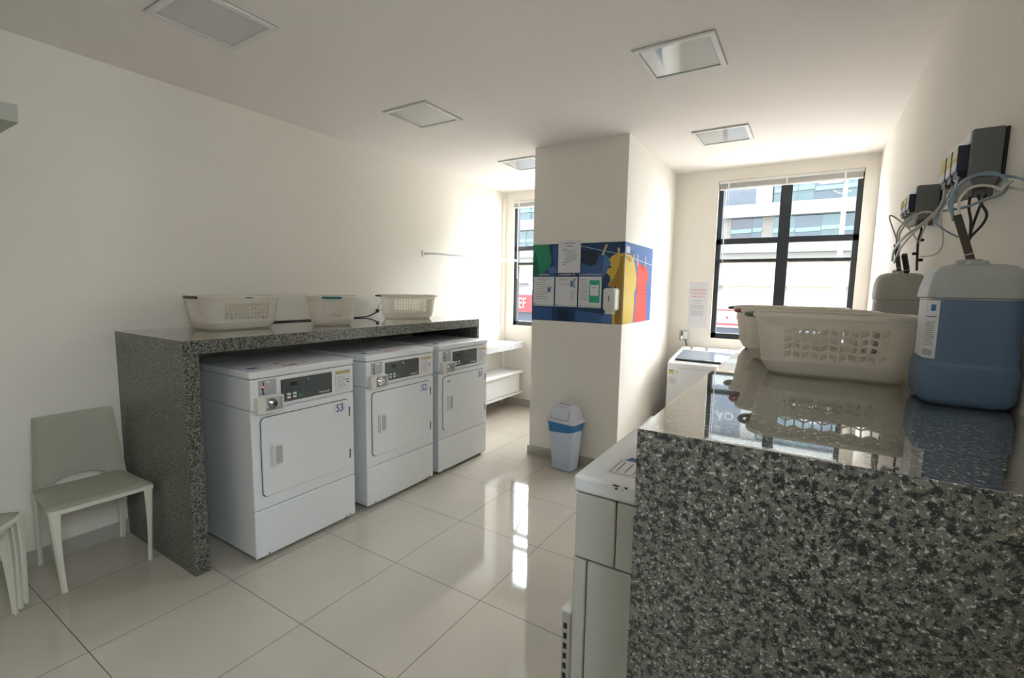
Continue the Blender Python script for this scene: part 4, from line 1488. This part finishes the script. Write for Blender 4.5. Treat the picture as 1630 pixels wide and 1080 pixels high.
# wall box, upper left edge
t = thing('wall_shelf', 'grey-green slab shelf high at the upper left, cut off by the photo edge', 'shelf', (0.0, 0.56, 2.13))
b = MB(); b.box((0.002, -0.75, 0), (1.04, 0, 0.062), noise_mat('grey_green_board', (0.40, 0.40, 0.33), (0.43, 0.43, 0.36), 8, 0.5), 0.001)
b.build('shelf_board', t)

# cable and plug lying on the left counter
t = thing('power_cord', 'black cord along the wall on the left counter, ending beside the farthest basket', 'cord', (0.012, 2.1, G))
b = MB(); b.tube([(0.0, 0.0, 0.006), (0.004, 0.3, 0.006), (0.0, 0.62, 0.007), (0.004, 0.87, 0.006), (0.0, 0.98, 0.02), (0.006, 1.06, 0.05)], 0.005, M_cable, 8); b.build('cord', t)
b = MB(); b.box((-0.006, 1.048, 0.042), (0.012, 1.075, 0.075), M_black, 0.003); b.build('plug', t)
b = MB(); b.tube([(0.004, 1.062, 0.07), (0.002, 1.085, 0.12), (0.002, 1.12, 0.13), (0.002, 1.115, 0.07), (0.003, 1.085, 0.06)], 0.0022, M_cable, 6); b.build('cord_loop', t)

# ------------------------------------------------------------------ outside
M_fac = noise_mat('facade_cream', (0.155, 0.145, 0.130), (0.165, 0.155, 0.140), 0.6, 0.8)
M_facw = mat('facade_white', (0.180, 0.177, 0.172), 0.8)
M_facp = mat('facade_pinkish', (0.130, 0.115, 0.107), 0.8)
M_gl1 = mat('facade_teal_glass', (0.025, 0.055, 0.065), 0.1, spec=0.8)
M_gl2 = mat('facade_blue_glass', (0.013, 0.028, 0.045), 0.1, spec=0.8)
M_gl3 = mat('facade_violet_glass', (0.025, 0.022, 0.037), 0.15, spec=0.7)
M_awn = mat('facade_sill_glass', (0.085, 0.145, 0.150), 0.3)
M_tile = noise_mat('beige_paving', (0.46, 0.41, 0.345), (0.50, 0.45, 0.385), 0.5, 0.8)
M_road = noise_mat('asphalt', (0.055, 0.058, 0.062), (0.065, 0.068, 0.072), 1.5, 0.8)
M_signblue = mat('sign_slate_blue', (0.050, 0.058, 0.075), 0.5)
M_pole = mat('galvanised_post', (0.105, 0.095, 0.092), 0.5)
M_redsign = mat('sign_red', (0.175, 0.013, 0.013), 0.5)
M_whitesign = mat('sign_white', (0.212, 0.212, 0.212), 0.5)

# paving and street
m = M_tile
b = MB()
b.box((-30, -16, -3.3), (30, 16, -3.2), M_tile)
struct(b.build('ground'))
b = MB(); b.box((-60, 16, -3.32), (60, 27.2, -3.22), M_road); struct(b.build('street'))

YF = 28.0
t = thing('office_building', 'pale office building with banded teal glazing seen across the street through the windows', 'building', (0, YF, -3.22))
zo = 3.22
b = MB()
b.box((-26, 0.25, 0), (22, 8.0, 11.0 + zo), M_fac)
b.build('building_shell', t)
bands = [(5.43, 6.08), (3.60, 4.22), (8.9, 9.6), (1.9, 2.6)]
for za, zb in bands:
    b = MB(); b.box((-26, -0.35, za + zo), (22, 0.3, zb + zo), M_facw, 0.02); b.build('facade_band', t)
# lower walls
b = MB(); b.box((-26, -0.05, 0.7 + zo), (22, 0.3, 1.9 + zo), M_facw); b.build('lower_wall', t)
b = MB(); b.box((-26, -0.2, 2.6 + zo), (22, 0.3, 3.6 + zo), M_fac); b.build('tiled_spandrel', t)
b = MB(); b.box((-26, -0.1, 0), (22, 0.3, -0.14 + zo), M_signblue); b.build('garage_wall', t)


def glazing(xa, xb, za, zb, seed):
    rnd = random.Random(seed)
    x = xa
    b = MB()
    b.box((xa, 0.05, za + zo), (xb, 0.27, zb + zo), M_gl2)
    b.build('glazing', t)
    q = MB()
    while x < xb - 0.1:
        w_ = min(rnd.uniform(0.7, 1.3), xb - x)
        m_ = rnd.choice((M_gl1, M_gl2, M_gl3, M_gl1))
        q.box((x + 0.02, 0.0, za + zo), (x + w_ - 0.02, 0.06, zb + zo), m_)
        zz = za + (zb - za) * 0.33 + rnd.uniform(-0.05, 0.05)
        q.prism([(x + 0.02, zz + zo), (x + w_ - 0.02, zz + 0.03 + zo), (x + w_ - 0.02, zz + 0.22 + zo), (x + 0.02, zz + 0.20 + zo)], 1, -0.12, 0.0, M_awn)
        x += w_
    q.build('window_band', t)


# piers and glazed bays of each floor
for k, (za, zb) in enumerate(((4.22, 5.43), (6.08, 7.6), (3.0, 3.6), (7.6, 8.9))):
    if k == 1:
        glazing(1.55, 8.5, za, zb, 10)
        glazing(-18, -1.4, za, zb, 11)
    elif k == 3:
        glazing(1.55, 8.5, za, zb, 20)
    else:
        glazing(-0.35, 1.15, za, zb, 30 + k)
        glazing(1.62, 8.5, za, zb, 40 + k)
        glazing(-20, -0.9, za, zb, 50 + k)
b = MB(); b.box((-0.95, -0.05, 6.08 + zo), (0.75, 0.3, 8.9 + zo), M_signblue)
b.text('ÃO', 0.62, M_whitesign, TM((-0.05, -0.07, 7.78 + zo), (1, 0, 0), (0, 0, 1)), 0.01)
b.text('G', 0.45, M_whitesign, TM((-0.42, -0.07, 8.55 + zo), (1, 0, 0), (0, 0, 1)), 0.01)
b.build('name_board', t)
b = MB(); b.box((0.75, -0.05, 6.08 + zo), (1.5, 0.3, 8.9 + zo), M_facw); b.build('pier', t)
for za, zb in ((4.22, 5.43), (3.0, 3.6)):
    b = MB(); b.box((1.12, -0.04, za + zo), (1.64, 0.3, zb + zo), M_facp); b.build('pier', t)
    b = MB(); b.box((-0.95, -0.04, za + zo), (-0.34, 0.3, zb + zo), M_facp); b.build('pier', t)

# red shop banner and low hoarding
t2 = thing('shop_banner', 'red banner with white capitals seen through the narrow far left window', 'sign', (-13.2, YF - 0.7, 0.5))
b = MB(); b.box((-3.5, 0, -0.50), (3.5, 0.06, 0.62), M_redsign)
b.text('NEF', 1.0, M_whitesign, TM((0.12, -0.02, 0.05), (1, 0, 0), (0, 0, 1)), 0.01, xs=0.66)
b.build('banner_panel', t2)
b = MB(); b.box((-3.4, 0.05, -3.7), (-3.3, 0.15, 0.5), M_pole); b.box((3.3, 0.05, -3.7), (3.4, 0.15, 0.5), M_pole); b.build('banner_posts', t2)
t3 = thing('street_hoarding', 'white hoarding with thin red bands seen low through the right window', 'hoarding', (2.0, YF - 0.9, -3.2))
b = MB(); b.box((-4, 0, 2.9), (5, 0.08, 3.92), M_whitesign)
b.box((-4, -0.02, 3.78), (5, 0, 3.84), M_redsign); b.box((-4, -0.02, 3.02), (5, 0, 3.12), M_redsign)
rnd = random.Random(9)
for i in range(16):
    b.box((-3.7 + i * 0.5, -0.02, 3.35), (-3.7 + i * 0.5 + rnd.uniform(0.04, 0.12), 0, 3.35 + rnd.uniform(0.12, 0.25)), M_redsign)
b.build('hoarding_panel', t3)
b = MB(); b.box((-3.9, 0.08, 0), (-3.8, 0.16, 3.0), M_pole); b.box((4.8, 0.08, 0), (4.9, 0.16, 3.0), M_pole); b.build('hoarding_posts', t3)

# street lamp
t = thing('street_lamp', 'street lamp with flat head on a grey pole seen through the right window', 'street lamp', (4.11, 16.2, -3.22))
b = MB(); b.tube([(0, 0, 0), (0, 0, 7.95)], [0.09, 0.055], M_pole, 14, smooth=False); b.build('pole', t)
b = MB(); b.box((-0.62, -0.14, 7.86), (-0.05, 0.14, 7.99), M_whitesign, 0.03); b.build('lamp_head', t)
b = MB(); b.tube([(-0.28, 0, 7.65), (-0.12, 0, 7.55), (0, 0, 7.56), (0.14, 0, 7.60)], 0.02, M_pole, 8); b.build('bracket', t)
